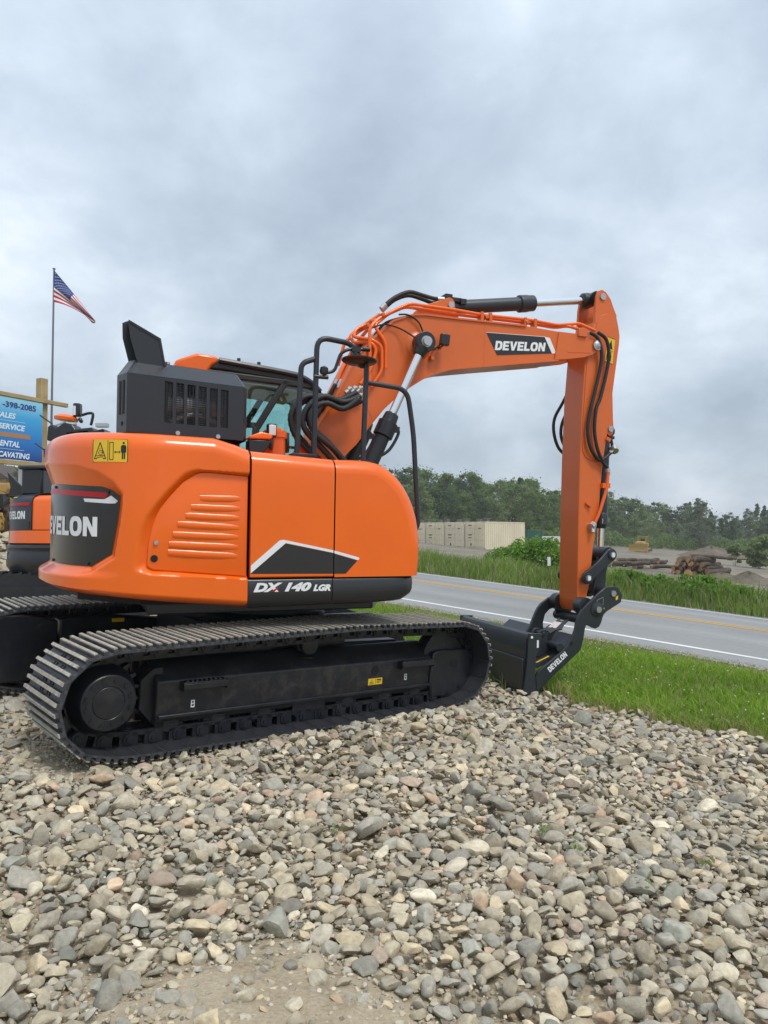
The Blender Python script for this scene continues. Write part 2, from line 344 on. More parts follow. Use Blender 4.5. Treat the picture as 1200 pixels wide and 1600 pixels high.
def ground_mat(name, stops, rough=.9, scales=(.35, 3, 28), bump=.6, dist=.03):
    m = bpy.data.materials.new(name); m.use_nodes = True; t = m.node_tree; b = t.nodes['Principled BSDF']; b.inputs['Roughness'].default_value = rough; b.inputs['Specular IOR Level'].default_value = .25
    g = N(t, 'ShaderNodeNewGeometry').outputs['Position']
    ns = [noise(t, g, s_, 8, .65).outputs[0] for s_ in scales]
    f = math_node(t, 'ADD', math_node(t, 'ADD', math_node(t, 'MULTIPLY', ns[0], .4), math_node(t, 'MULTIPLY', ns[1], .3)), math_node(t, 'MULTIPLY', ns[2], .3))
    r = N(t, 'ShaderNodeValToRGB'); t.links.new(f, r.inputs[0]); el = r.color_ramp.elements
    el[0].position, el[0].color = stops[0][0], (*stops[0][1], 1); el[1].position, el[1].color = stops[-1][0], (*stops[-1][1], 1)
    for p_, c_ in stops[1:-1]: q = el.new(p_); q.color = (*c_, 1)
    t.links.new(r.outputs[0], b.inputs['Base Color'])
    bp = N(t, 'ShaderNodeBump'); bp.inputs['Strength'].default_value = bump; bp.inputs['Distance'].default_value = dist
    t.links.new(ns[2], bp.inputs['Height']); t.links.new(bp.outputs[0], b.inputs['Normal']); return m
DIRT = ground_mat('dirt', [(.36, (.26, .205, .135)), (.48, (.42, .345, .235)), (.62, (.58, .49, .36))], scales=(1.2, 9, 70), bump=.8, dist=.02)
HEAP = ground_mat('heap_soil', [(.36, (.08, .065, .045)), (.5, (.14, .115, .085)), (.64, (.22, .185, .14))], scales=(.5, 4, 30))
SOIL = ground_mat('verge_soil', [(.36, (.07, .095, .022)), (.5, (.12, .15, .035)), (.64, (.22, .19, .09))], scales=(.5, 4, 30))
FIELD = ground_mat('field_soil', [(.38, (.12, .105, .078)), (.5, (.20, .175, .135)), (.62, (.28, .25, .195))], scales=(.05, .4, 5), bump=.3)
ASPH = ground_mat('asphalt', [(.30, (.20, .20, .197)), (.5, (.265, .263, .257)), (.70, (.335, .332, .325))], rough=.85, scales=(.25, 14, 130), bump=.5, dist=.006)
def wear(m):
    t = m.node_tree; b = t.nodes['Principled BSDF']; src = b.inputs['Base Color'].links[0].from_socket; g = N(t, 'ShaderNodeNewGeometry').outputs['Position']
    dp = N(t, 'ShaderNodeVectorMath', operation='DOT_PRODUCT'); t.links.new(g, dp.inputs[0]); dp.inputs[1].default_value = (RN[0], RN[1], 0)
    da = N(t, 'ShaderNodeVectorMath', operation='DOT_PRODUCT'); t.links.new(g, da.inputs[0]); da.inputs[1].default_value = (RU[0], RU[1], 0)
    w = math_node(t, 'SUBTRACT', dp.outputs['Value'], float(P0@RN)); cv = N(t, 'ShaderNodeCombineXYZ'); t.links.new(math_node(t, 'MULTIPLY', da.outputs['Value'], .06), cv.inputs[0]); t.links.new(w, cv.inputs[1])
    n = noise(t, cv.outputs[0], 1.6, 5, .6); band = math_node(t, 'ABSOLUTE', math_node(t, 'SINE', math_node(t, 'MULTIPLY', w, 1.96)))
    f = math_node(t, 'ADD', math_node(t, 'MULTIPLY', band, -.14), math_node(t, 'ADD', math_node(t, 'MULTIPLY', n.outputs[0], .35), .90))
    sc_ = N(t, 'ShaderNodeVectorMath', operation='SCALE'); t.links.new(src, sc_.inputs[0]); t.links.new(f, sc_.inputs['Scale']); t.links.new(sc_.outputs[0], b.inputs['Base Color'])
wear(ASPH)
YLINE = ground_mat('road_paint_yellow', [(.36, (.55, .30, .04)), (.5, (.68, .38, .05)), (.62, (.74, .43, .07))], rough=.7, scales=(.6, 12, 60), bump=.2, dist=.003)
WLINE = ground_mat('road_paint_white', [(.34, (.42, .42, .41)), (.48, (.68, .68, .66)), (.62, (.78, .78, .76))], rough=.7, scales=(.6, 12, 60), bump=.2, dist=.003)
def dense(lo, hi, step, lo2, hi2, grow=1.18):
    v = list(np.arange(lo, hi+1e-6, step)); d = step; x = v[-1]
    while x < hi2: d *= grow; x += d; v.append(min(x, hi2))
    d = step; x = v[0]
    while x > lo2: d *= grow; x -= d; v.insert(0, max(x, lo2))
    return np.array(sorted(set(np.round(v, 4))))
SS = dense(-14, 26, .25, -260, 320); SL = dense(-14, 26, .1, -260, 320)
gravel_pad = ground_strip('gravel_pad', dense(-8, 9, .11, -260, 320), dense(-13, EDGE_G+.05, .11, -90, EDGE_G+.05), DIRT, 0, fz=lambda s, w: gz(*xy(s, w))-.03+.034*np.minimum(1, bare(*xy(s, w))))
ground_strip('grass_verge', SS, np.linspace(EDGE_G-.05, -.72, 36), SOIL, -.012)
ground_strip('road', SS, np.concatenate([np.linspace(-.78, 3.05, 14), np.linspace(3.3, W_END, 10)]), ASPH, 0, fz=lambda s, w: g_road_w(s, w))
mk = lambda nm, a, b, m: ground_strip(nm, SS, np.linspace(a, b, 3), m, .005, fz=lambda s, w: g_road_w(s, w))
mk('edge_line', -.06, .06, WLINE); mk('centre_line', 2.92, 3.01, YLINE); mk('centre_line', 3.11, 3.20, YLINE); mk('edge_line', 5.9, 6.02, WLINE)
ground_strip('far_field', dense(-30, 40, .8, -420, 500), dense(W_END-.06, 24, .35, W_END-.06, 700, 1.12), FIELD, -.01)

# ------------------------------------------------------------------ stones of the gravel pad
PAL = np.array([(.30, .280, .240), (.335, .300, .235), (.36, .330, .270), (.265, .238, .192), (.245, .238, .215), (.285, .275, .25), (.40, .345, .255), (.46, .425, .355), (.30, .245, .205), (.205, .195, .175), (.37, .285, .215), (.235, .24, .215)])
PALW = np.array([18, 18, 14, 10, 9, 9, 7, 3, 3.5, 4, 2.5, 3.5]); PALW = PALW/PALW.sum()
def ico(sub):
    bm = bmesh.new(); bmesh.ops.create_icosphere(bm, subdivisions=sub, radius=1); V = np.array([v.co[:] for v in bm.verts]); F = np.array([[v.index for v in f.verts] for f in bm.faces]); bm.free(); return V, F
def stone_shape(V, seed):
    r = np.random.default_rng(seed); V = V.copy(); ax = np.array([1, r.uniform(.60, .92), r.uniform(.34, .64)])
    for _ in range(r.integers(9, 15)):
        n = r.normal(size=3); n /= np.linalg.norm(n); d = r.uniform(.45, .84); h = np.maximum(0, V@n-d); V -= np.outer(h*r.uniform(.80, .98), n)
    q = r.normal(size=(5, 3))*1.7; V *= (1+.05*np.sin(V@q.T+r.uniform(0, 6, 5)).sum(1)/1.6)[:, None]
    return V*ax/np.abs(V[:, 0]).max()
HI, HIF = ico(3); LO, LOF = ico(2); TINY, TINYF = ico(1)
NS = 22
S_HI = [stone_shape(HI, k) for k in range(NS)]; S_LO = [stone_shape(LO, k) for k in range(NS)]; S_TI = [stone_shape(TINY, k) for k in range(NS)]
def in_view(x, y, m=.5): return (y > 1.9) & (np.abs(x) < .53*y+m)
class Field:
    def __init__(s): s.g = {}; s.c = .09; s.x = []; s.y = []; s.r = []
    def ok(s, x, y, r, k):
        i, j = int(x//s.c), int(y//s.c); m = 2 if r > .05 else 1
        for a in range(i-m, i+m+1):
            for b in range(j-m, j+m+1):
                for q in s.g.get((a, b), ()):
                    if (s.x[q]-x)**2+(s.y[q]-y)**2 < (k*(s.r[q]+r))**2: return False
        return True
    def put(s, x, y, r): q = len(s.x); s.x.append(x); s.y.append(y); s.r.append(r); s.g.setdefault((int(x//s.c), int(y//s.c)), []).append(q)
def cand(n, r0, r1, ymax, rng):
    u = rng.random(n); y = 1.9+(ymax-1.9)*u**.62; x = (rng.random(n)*2-1)*(.53*y+1.9); return x, y, r0*(r1/r0)**rng.random(n)
def track_zone(x, y):
    a = (x+1.17)*.7605+(y-6.57)*.6493; b = -(x+1.17)*.6493+(y-6.57)*.7605
    return (np.abs(a) < 1.95) & (np.abs(b+.995) < .33) | (np.abs(a) < 1.95) & (np.abs(b-.995) < .33)
fld = Field(); rs = np.random.default_rng(5)
for n, r0, r1, ymax, k in ((230, .054, .082, 8.5, .92), (2600, .040, .054, 8.5, .84), (24000, .026, .040, 8.6, .80), (30000, .017, .028, 8.4, .78), (17000, .011, .017, 5.0, .78)):
    X, Y, R = cand(n, r0, r1, ymax, rs); s_, w_ = sw(X, Y); keep = (w_ < EDGE_G+.02+.10*np.sin(7*s_)+.06*np.sin(17*s_)) & (rs.random(n) > np.minimum(bare(X, Y)-.12, np.where(R < .040, .80, .97))) & ~(track_zone(X, Y) & (R > .028))
    keep &= (rs.random(n) < .55) | (R < .05) | (Y < 5.5)
    for x, y, r in zip(X[keep], Y[keep], R[keep]):
        if fld.ok(x, y, r, k): fld.put(x, y, r)
SX, SY, SR = map(np.array, (fld.x, fld.y, fld.r))
def stone_tf(x, y, r, rng, lift):
    n = len(x); yaw = rng.random(n)*2*pi; tx = rng.normal(0, .30, n); ty = rng.normal(0, .30, n)
    c, s = np.cos(yaw), np.sin(yaw); Rz = np.zeros((n, 3, 3)); Rz[:, 0, 0] = c; Rz[:, 0, 1] = -s; Rz[:, 1, 0] = s; Rz[:, 1, 1] = c; Rz[:, 2, 2] = 1
    c, s = np.cos(tx), np.sin(tx); Rx = np.zeros((n, 3, 3)); Rx[:, 0, 0] = 1; Rx[:, 1, 1] = c; Rx[:, 1, 2] = -s; Rx[:, 2, 1] = s; Rx[:, 2, 2] = c
    c, s = np.cos(ty), np.sin(ty); Ry = np.zeros((n, 3, 3)); Ry[:, 1, 1] = 1; Ry[:, 0, 0] = c; Ry[:, 0, 2] = s; Ry[:, 2, 0] = -s; Ry[:, 2, 2] = c
    z = gz(x, y)+r*lift
    return Rx@Ry@Rz, np.stack([x, y, z], 1)
def stone_cols(n, rng, amp=.14):
    c = PAL[rng.choice(len(PAL), n, p=PALW)]*np.array([1.36, 1.30, 1.17]); return c*(1+rng.normal(0, amp, n))[:, None]
STONE_OBJ = attr_mat('stone_single', .82, bump=.5, bscale=55, objcol=True, speck=.24, sscale=38)
STONE_MASS = attr_mat('stone_mass', .82, bump=.5, bscale=55, speck=.24, sscale=38)
LIFT = rs.uniform(.10, .55, len(SX)); LIFT = np.where(track_zone(SX, SY), -.5, LIFT)
RM, TP = stone_tf(SX, SY, SR, rs, LIFT); SCOL = stone_cols(len(SX), rs); KIND = rs.integers(0, NS, len(SX))
vis = in_view(SX, SY, -.02) & (SY > 2.15); order = np.argsort(-(SR/SY)*vis)[:295]; single = np.zeros(len(SX), bool); single[order] = True
meshes = []
for k in range(NS):
    me = bpy.data.meshes.new('stone'); raw_mesh(me, S_HI[k], HIF); finish(me, STONE_OBJ, 40); meshes.append(me)
for i in order:
    o = bpy.data.objects.new('stone', meshes[KIND[i]]); COL.objects.link(o); o.parent = gravel_pad
    M = Matrix(RM[i].tolist()).to_4x4(); q = SR[i]*1.16; M = Matrix.Translation(TP[i]) @ M @ Matrix.Diagonal((q, q, q, 1)); o.matrix_basis = M; o.color = (*SCOL[i], 1)
# an under-layer of small stones that fills the gaps
def scat(n, ymin, ymax, rng, r0, r1): 
    u = rng.random(n); y = ymin+(ymax-ymin)*u**.7; x = (rng.random(n)*2-1)*(.53*y+1.6); return x, y, r0*(r1/r0)**rng.random(n)
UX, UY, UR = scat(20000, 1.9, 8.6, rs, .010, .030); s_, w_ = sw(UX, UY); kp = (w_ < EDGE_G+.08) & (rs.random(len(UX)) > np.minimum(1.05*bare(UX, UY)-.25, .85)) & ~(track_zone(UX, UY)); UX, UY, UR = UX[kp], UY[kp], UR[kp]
# crumbs in the bare dirt
CX, CY, CR = scat(44000, 1.9, 5.0, rs, .0025, .013); kp = rs.random(len(CX)) < .20+1.2*bare(CX, CY); CX, CY, CR = CX[kp], CY[kp], CR[kp]
# the lot to the left and behind the machine, and the rock heap there
def left_lot(n, rng):
    y = rng.uniform(5.5, 19, n); x = -(.42*y)+rng.uniform(-.22, .12, n)*y-.1; r = .022*(3.2)**rng.random(n); return x, y, r
LX, LY, LR = left_lot(7000, rs); s_, w_ = sw(LX, LY); kp = (w_ < EDGE_G+.6) | (np.hypot((LX+6.75)/1.5, (LY-13.6)/1.6) < 1.6); kp &= ~track_zone(LX, LY); LX, LY, LR = LX[kp], LY[kp], LR[kp]
hp = np.hypot((LX+6.75)/1.5, (LY-13.6)/1.6) < 1.5; LR[hp] *= 1.9
HX, HY, HS, HW_ = (lambda s, w: (*xy(s, w), s, w))(rs.uniform(-9, 13, 3200), -.40-.55*rs.random(3200)**.7); HR = .004*(4.0)**rs.random(3200)
parts = []
def add_stones(x, y, r, R, T, c, kinds, shapes, F): 
    for k in range(NS):
        i = np.where(kinds == k)[0]
        if not len(i): continue
        V = np.einsum('nij,vj->nvi', R[i], shapes[k])*(r[i]*1.16)[:, None, None]+T[i][:, None, :]
        parts.append((V.reshape(-1, 3), F, len(i), len(shapes[k]), np.repeat(c[i], len(shapes[k]), 0)))
rest = ~single; near = rest & (SY < 4.6) & (SR > .018) & in_view(SX, SY, .3); far = rest & ~near
add_stones(SX[near], SY[near], SR[near], RM[near], TP[near], SCOL[near], KIND[near], S_LO, LOF)
add_stones(SX[far], SY[far], SR[far], RM[far], TP[far], SCOL[far], KIND[far], S_TI, TINYF)
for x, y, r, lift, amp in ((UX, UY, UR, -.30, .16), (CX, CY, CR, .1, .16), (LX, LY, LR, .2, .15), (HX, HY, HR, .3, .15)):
    R_, T_ = stone_tf(x, y, r, rs, lift); add_stones(x, y, r, R_, T_, stone_cols(len(x), rs, amp)*(.68 if lift < 0 else 1), rs.integers(0, NS, len(x)), S_TI, TINYF)  # sunken under-layer gets a darker colour, painting deeper shade into the gaps
Vs, Qs, Cs, off = [], [], [], 0
for V, F, n, nv, c in parts:
    Vs.append(V); Cs.append(c); Qs.append((F[None]+(np.arange(n)*nv)[:, None, None]).reshape(-1, 3)+off); off += len(V)
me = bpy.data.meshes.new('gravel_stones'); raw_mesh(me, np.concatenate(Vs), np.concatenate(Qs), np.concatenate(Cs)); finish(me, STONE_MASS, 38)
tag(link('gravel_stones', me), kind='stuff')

# ------------------------------------------------------------------ grass
def blade_mass(name, x, y, h, width, lean, col, mat_, z=None, seed=1, tip=None):
    r = np.random.default_rng(seed); n = len(x); z = gz(x, y) if z is None else z; az = r.random(n)*2*pi; la = r.random(n)*2*pi; ln = lean*r.random(n)
    p = np.stack([x, y, z-.02], 1); sx = np.stack([np.cos(az), np.sin(az), 0*az], 1)*(width/2)[:, None]; d = np.stack([np.cos(la)*ln, np.sin(la)*ln, 1+0*ln], 1)
    mid = p+d*(h*.55)[:, None]*np.array([.45, .45, 1]); top = p+d*h[:, None]*np.array([1.25, 1.25, .93])
    V = np.stack([p-sx, p+sx, mid+sx*.75, mid-sx*.75, top], 1).reshape(-1, 3); b = np.arange(n)[:, None]*5
    Q = np.concatenate([b+np.array([[0, 1, 2]]), b+np.array([[0, 2, 3]]), b+np.array([[3, 2, 4]])])
    c = np.repeat(col, 5, 0).reshape(n, 5, 3).copy()
    me = bpy.data.meshes.new(name); raw_mesh(me, V, Q, c.reshape(-1, 3)); finish(me, mat_); return tag(link(name, me), kind='stuff')
GRASS = attr_mat('grass_blade', .55, trans=.42)
def gcol(n, rng, a, b, straw=.06, sc=(.33, .27, .13)):
    t = rng.random(n)[:, None]; c = np.array(a)*(1-t)+np.array(b)*t; k = rng.random(n) < straw; c[k] = np.array(sc)*rng.uniform(.7, 1.2, (k.sum(), 1)); return c
rg = np.random.default_rng(21)
def vis_sw(n, s0, s1, w0, w1, rng, m=1.9):
    s = rng.uniform(s0, s1, n); w = rng.uniform(w0, w1, n); x, y = xy(s, w); k = (y > 1.5) & (np.abs(x) < .53*y+m); return x[k], y[k], s[k], w[k]
x, y, s_, w_ = vis_sw(110000, -10, 13, EDGE_G-.18, -.62, rg); edge = EDGE_G+.10*np.sin(7*s_)+.06*np.sin(17*s_)+.08*np.sin(3.1*s_)
k = (w_ > edge) & (rg.random(len(x)) < 1.0); x, y, s_, w_, edge = x[k], y[k], s_[k], w_[k], edge[k]
patchy = .5+.5*np.sin(1.7*x+.9*y+1.2*np.sin(1.1*y))*np.sin(.8*x-2.1*y+np.sin(2.3*x)); rd = smst(w_, -2.1, -1.0); k = rg.random(len(x)) > .55*rd*(1-patchy*.5); x, y, s_, w_, edge, patchy, rd = [q[k] for q in (x, y, s_, w_, edge, patchy, rd)]
h = (.055+.05*rg.random(len(x)))*(1+.7*np.exp(-((w_-edge)/.25)**2))*(1-.45*rd)*(.8+.5*patchy)
c = gcol(len(x), rg, (.135, .235, .016), (.235, .370, .034), .04)*(.8+.35*patchy)[:, None]; dry = rg.random(len(x)) < .85*np.exp(-((w_-edge)/.17)**2)+.55*rd; c[dry] = gcol(int(dry.sum()), rg, (.34, .29, .13), (.24, .25, .07), .25)
blade_mass('verge_grass', x, y, h, .008+.008*rg.random(len(x)), 1.15, c*1.2, GRASS)
x, y, s_, w_ = vis_sw(60, -9, 6, EDGE_G, -1.0, rg); 
# clover heads in the verge
def dots(name, x, y, z, r, col, kind='stuff'):
    V, F = ico(1); Vv = (V[None]*r[:, None, None]+np.stack([x, y, z], 1)[:, None, :]).reshape(-1, 3); Q = (F[None]+(np.arange(len(x))*len(V))[:, None, None]).reshape(-1, 3)
    me = bpy.data.meshes.new(name); raw_mesh(me, Vv, Q, np.repeat(col, len(V), 0)); finish(me, GRASS); return tag(link(name, me), kind=kind)
x, y, s_, w_ = vis_sw(420, -8, 4, EDGE_G+.2, -1.6, rg); cc = np.where((rg.random(len(x)) < .2)[:, None], np.array([(.75, .55, .03)]), np.array([(.75, .74, .68)])); dots('clover_heads', x, y, gz(x, y)+.10, .005+.004*rg.random(len(x)), cc)
# tall grass of the far bank
x, y, s_, w_ = vis_sw(70000, -16, 22, W_END-.1, W_END+10, rg, 2); k = rg.random(len(x)) < np.exp(-(w_-W_END)/5); x, y, s_, w_ = x[k], y[k], s_[k], w_[k]
lump = .5+.5*np.sin(1.3*x+.4*y)*np.sin(.7*y-.9*x+1); h = (.26+.36*rg.random(len(x))+.26*lump)*(.55+.45*smst(w_, W_END, W_END+1.2))*(1+.35*smst(-s_, -3, 3))
blade_mass('tall_grass', x, y, h, .018+.020*rg.random(len(x)), .5, gcol(len(x), rg, (.110, .180, .026), (.215, .290, .066), .10, (.33, .29, .17))*(.95+.45*lump)[:, None], GRASS)
x, y, s_, w_ = vis_sw(30000, -30, 34, W_END+5, W_END+32, rg, 3); k = rg.random(len(x)) < np.exp(-np.maximum(0, w_-W_END-9)/7)*smst(-s_, -14, 2); x, y, w_ = x[k], y[k], w_[k]
blade_mass('dry_field_grass', x, y, .2+.35*rg.random(len(x)), .03+.03*rg.random(len(x)), .6, gcol(len(x), rg, (.15, .19, .05), (.30, .29, .13), .25), GRASS)
x, y, s_, w_ = vis_sw(260, -14, 14, W_END+.3, W_END+5, rg, 1); k = rg.random(len(x)) < .35+.65*(s_ < 0); x, y = x[k], y[k]; dots('wildflower_heads', x, y, gz(x, y)+.40+.35*rg.random(len(x)), .010+.012*rg.random(len(x)), np.full((len(x), 3), .60))

# ------------------------------------------------------------------ leaves: bushes, weeds, trees
LEAF = attr_mat('leaf', .6, trans=.5)
BARK = mat('bark', (.13, .105, .08), .9, var=.35, vscale=3, bump=.5, bscale=20); BIRCH = mat('pale_bark', (.38, .36, .32), .85, var=.3, vscale=2, bump=.3, bscale=12)
def leaf_mesh(name, C, L, col, rng, up=.35, asp=.55):
    n = len(C); d = rng.normal(size=(n, 3)); d /= np.linalg.norm(d, axis=1)[:, None]; nn = rng.normal(size=(n, 3)); nn[:, 2] += up*2; v = np.cross(d, nn); v /= np.linalg.norm(v, axis=1)[:, None]
    a = d*(L/2)[:, None]; b = v*(L*asp/2)[:, None]; V = np.stack([C-a, C+b, C+a, C-b], 1).reshape(-1, 3); Q = np.arange(4*n).reshape(n, 4)
    me = bpy.data.meshes.new(name); raw_mesh(me, V, Q, np.repeat(col, 4, 0)); finish(me, LEAF); return me
def clumps(centres, rad, per, rng, shell=.55):
    out = []
    for c, r in zip(centres, rad):
        q = rng.normal(size=(per, 3)); q /= np.linalg.norm(q, axis=1)[:, None]; out.append(np.array(c)+q*(r*(shell+(1-shell)*rng.random((per, 1))**.6)*np.array([1, 1, .8])))
    return np.concatenate(out)
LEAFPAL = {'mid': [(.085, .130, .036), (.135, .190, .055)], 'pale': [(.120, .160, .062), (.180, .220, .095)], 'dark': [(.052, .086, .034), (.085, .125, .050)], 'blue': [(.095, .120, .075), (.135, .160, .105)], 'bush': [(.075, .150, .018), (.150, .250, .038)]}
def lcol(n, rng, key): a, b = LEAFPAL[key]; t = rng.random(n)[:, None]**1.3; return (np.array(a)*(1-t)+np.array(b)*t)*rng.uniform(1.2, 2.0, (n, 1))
def at_depth(px, d): return (px-600)/1200*d, d
PROTO = {}
def tree_proto(kind, key, seed):
    r = np.random.default_rng(seed); H = 10.0; cen, rad = [], []
    mb = MB(); bend = r.normal(0, .25, 2)
    tr = [(bend[0]*math.sin(t*2)*t, bend[1]*t, H*.93*t) for t in np.linspace(0, 1, 7)]
    rt = .17 if kind == 'broad' else .11
    for i in range(6): mb.cyl(tr[i], tr[i+1], rt*(1-i/7), rt*(1-(i+1)/7), 7, caps=False)
    if kind == 'broad':
        for _ in range(46):
            t = r.uniform(.03, .99); w = 2.9*math.sin(pi*min(1, .22+t*.76))**.75; a = r.uniform(0, 2*pi); q = w*r.uniform(.25, 1.0); cen.append((q*math.cos(a), q*math.sin(a), H*t)); rad.append(r.uniform(.55, 1.15)*(1.1-.45*t))
        per = 80
    elif kind == 'airy':
        for _ in range(38):
            t = r.uniform(.12, 1.02); w = 1.7*(1.1-.5*t); a = r.uniform(0, 2*pi); q = w*r.uniform(.1, 1.0); cen.append((q*math.cos(a), q*math.sin(a), H*t)); rad.append(r.uniform(.35, .8)*(1.25-.5*t))
        per = 50
    else:                                               # conifer: tiers
        for _ in range(64):
            t = r.uniform(.06, 1)**.8*.97; a = r.uniform(0, 2*pi); q = (1-t)**.85*1.9*r.uniform(.2, 1)+.05; cen.append((q*math.cos(a), q*math.sin(a), H*t-.2*q)); rad.append(.45*(1.1-t)+.20)
        per = 36
    for c_, rr in zip(cen[::2], rad[::2]):
        t = min(.95, c_[2]/H*.75); i = min(5, int(t*6)); p = tr[i]
        mb.cyl(p, (c_[0]*.8, c_[1]*.8, c_[2]), rt*.34, .02, 5, caps=False)
    C = clumps(cen, rad, per, r, .35); n = len(C)
    if kind != 'conifer':                               # stray sprays break the outline
        k = r.integers(0, n, n//6); C = np.concatenate([C, C[k]+r.normal(0, .38, (len(k), 3))])
    tone = lcol(len(C), r, key); crown = leaf_mesh('crown', C, r.uniform(.20, .42, len(C)), tone, r)
    t_o = mb.build('trunk', BIRCH if kind == 'airy' else BARK, smooth=60); trunk = t_o.data; bpy.data.objects.remove(t_o); return trunk, crown
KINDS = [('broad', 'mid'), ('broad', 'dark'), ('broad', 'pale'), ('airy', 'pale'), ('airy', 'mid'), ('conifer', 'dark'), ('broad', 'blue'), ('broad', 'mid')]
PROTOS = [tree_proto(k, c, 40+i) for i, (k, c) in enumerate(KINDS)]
TLAB = ['bushy mid green tree in the far tree line', 'dark dense broadleaf tree in the far tree line', 'pale green bushy tree in the far tree line', 'slender pale trunked tree with airy crown in the far tree line', 'thin loose green tree in the far tree line', 'dark pointed conifer in the far tree line', 'hazy grey green tree at the right of the tree line', 'bushy mid green tree in the far tree line']
TG = ['mid green trees of the tree line', 'dark broadleaf trees of the tree line', 'pale green trees of the tree line', 'slender pale trunked trees', 'thin loose trees', 'dark conifers', 'hazy grey green trees', 'mid green trees of the tree line']
def tree(k, px, d, top, rng, wide=1.0, label=None, group=None, base=None):
    x, y = at_depth(px, d); z = float(gz(x, y)); h = EYE+(838-top)/1200*d-z; s = max(h, 2)/10
    wh = 'behind the excavator body' if px < 655 else 'behind the row of cream containers' if px < 822 else 'left of the excavator arm behind the white trailers' if px < 900 else 'behind the excavator arm' if px < 965 else 'behind the yellow bulldozer' if px < 1050 else 'behind the log pile' if px < 1130 else 'at the right edge of the photo'
    t = empty('tree', (x, y, z-.1), label or TLAB[k].replace(' in the far tree line', '').replace(' at the right of the tree line', '')+' '+wh, 'tree', group or TG[k]+' '+wh, rng.uniform(0, 6.28)); t.scale = (s*wide, s*wide, s)
    link('trunk', PROTOS[k][0], t); link('crown', PROTOS[k][1], t); return t
rt_ = np.random.default_rng(77)
def prof(px): return float(np.interp(px, [-200, 0, 60, 560, 600, 640, 680, 715, 760, 820, 870, 910, 960, 1000, 1050, 1090, 1130, 1160, 1195, 1260], [700, 712, 722, 730, 738, 733, 748, 742, 756, 748, 768, 774, 774, 784, 797, 788, 800, 803, 786, 790]))
for row, (d0, step, lift) in enumerate(((118, 17, 4), (132, 15, -2), (150, 16, 0))):
    px = 540 + row*5
    while px < 1260:
        d = d0+rt_.uniform(-5, 5)+(22 if px > 930 else 0)
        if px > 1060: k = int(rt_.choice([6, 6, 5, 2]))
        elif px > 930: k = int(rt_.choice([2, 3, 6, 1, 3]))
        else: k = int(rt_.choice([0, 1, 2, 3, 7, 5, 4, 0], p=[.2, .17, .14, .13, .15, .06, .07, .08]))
        tree(k, px, d, prof(px)+lift+rt_.uniform(-9, 16)+(9 if row == 0 else 0), rt_, rt_.uniform(.95, 1.35)); px += step*rt_.uniform(.7, 1.3)
for px in range(150, 545, 14): tree(int(rt_.choice([0, 1, 2, 7])), px, 112+rt_.uniform(-8, 8), 742+rt_.uniform(-8, 10), rt_, 1.3, 'green tree behind the excavator body', 'trees hidden behind the excavator body')
for px in range(-60, 130, 13): tree(int(rt_.choice([0, 1, 2, 7])), px, 62+rt_.uniform(-6, 10), prof(px)+rt_.uniform(-4, 14), rt_, 1.2, 'green tree behind the billboard on the left', 'trees behind the billboard')
tree(6, 1092, 128, 776, rt_, 1.15, 'dome topped grey green tree standing above its neighbours at right', 'dome topped tree')
# scrub along the foot of the tree line
ru = np.random.default_rng(8); n = 26000; px_u = ru.uniform(560, 1260, n); d_u = ru.uniform(108, 134, n)+np.where(px_u > 930, 20, 0); ux, uy = (px_u-600)/1200*d_u, d_u
hu = (1.2+1.6*(.5+.5*np.sin(px_u*.11)*np.sin(px_u*.043+1)))*ru.random(n)**.7; C_ = np.stack([ux, uy, gz(ux, uy)+hu], 1)
tag(link('undergrowth', leaf_mesh('undergrowth', C_, ru.uniform(.25, .55, n), lcol(n, ru, 'mid')*.9, ru)), kind='stuff')
# bushes
def bush(name, px, d, wpx, hpx_top, key, label, cat, seed, n=26, per=150, leaf=(.05, .11), dep=.8, group=None):
    r = np.random.default_rng(seed); x, y = at_depth(px, d); z = float(gz(x, y)); w = wpx/1200*d; h = EYE+(838-hpx_top)/1200*d-z
    cen, rad = [], []
    for _ in range(n):
        a = r.uniform(0, 2*pi); q = r.random()**.6; u = r.random(); cen.append((.5*w*q*math.cos(a)*.8, .5*w*q*math.sin(a)*dep*.8, h*(.12+.70*u*(1-.45*q*q)))); rad.append(r.uniform(.12, .22)*min(w, h*1.4))
    C = clumps(cen, rad, per, r, .3); C[:, 2] = np.maximum(C[:, 2], .02)
    t = empty(name, (x, y, z), label, cat, group)
    link('foliage', leaf_mesh('foliage', C, r.uniform(*leaf, len(C)), lcol(len(C), r, key), r), t)
    mb = MB()
    for c_ in cen[::2]: mb.tube([(c_[0]*.1, c_[1]*.1, -.05), (c_[0]*.6, c_[1]*.6, c_[2]*.5), c_], .012, 5, sm=2)
    mb.build('stem', BARK, t); return t
bush('bush', 842, 27, 128, 826, 'bush', 'large round dark green bush beside the road across from the excavator', 'bush', 3, 60, 190, (.08, .16))
bush('bush', 792, 27.5, 70, 848, 'bush', 'low green bush at the left foot of the large round bush', 'bush', 4, 20, 120, (.07, .14))
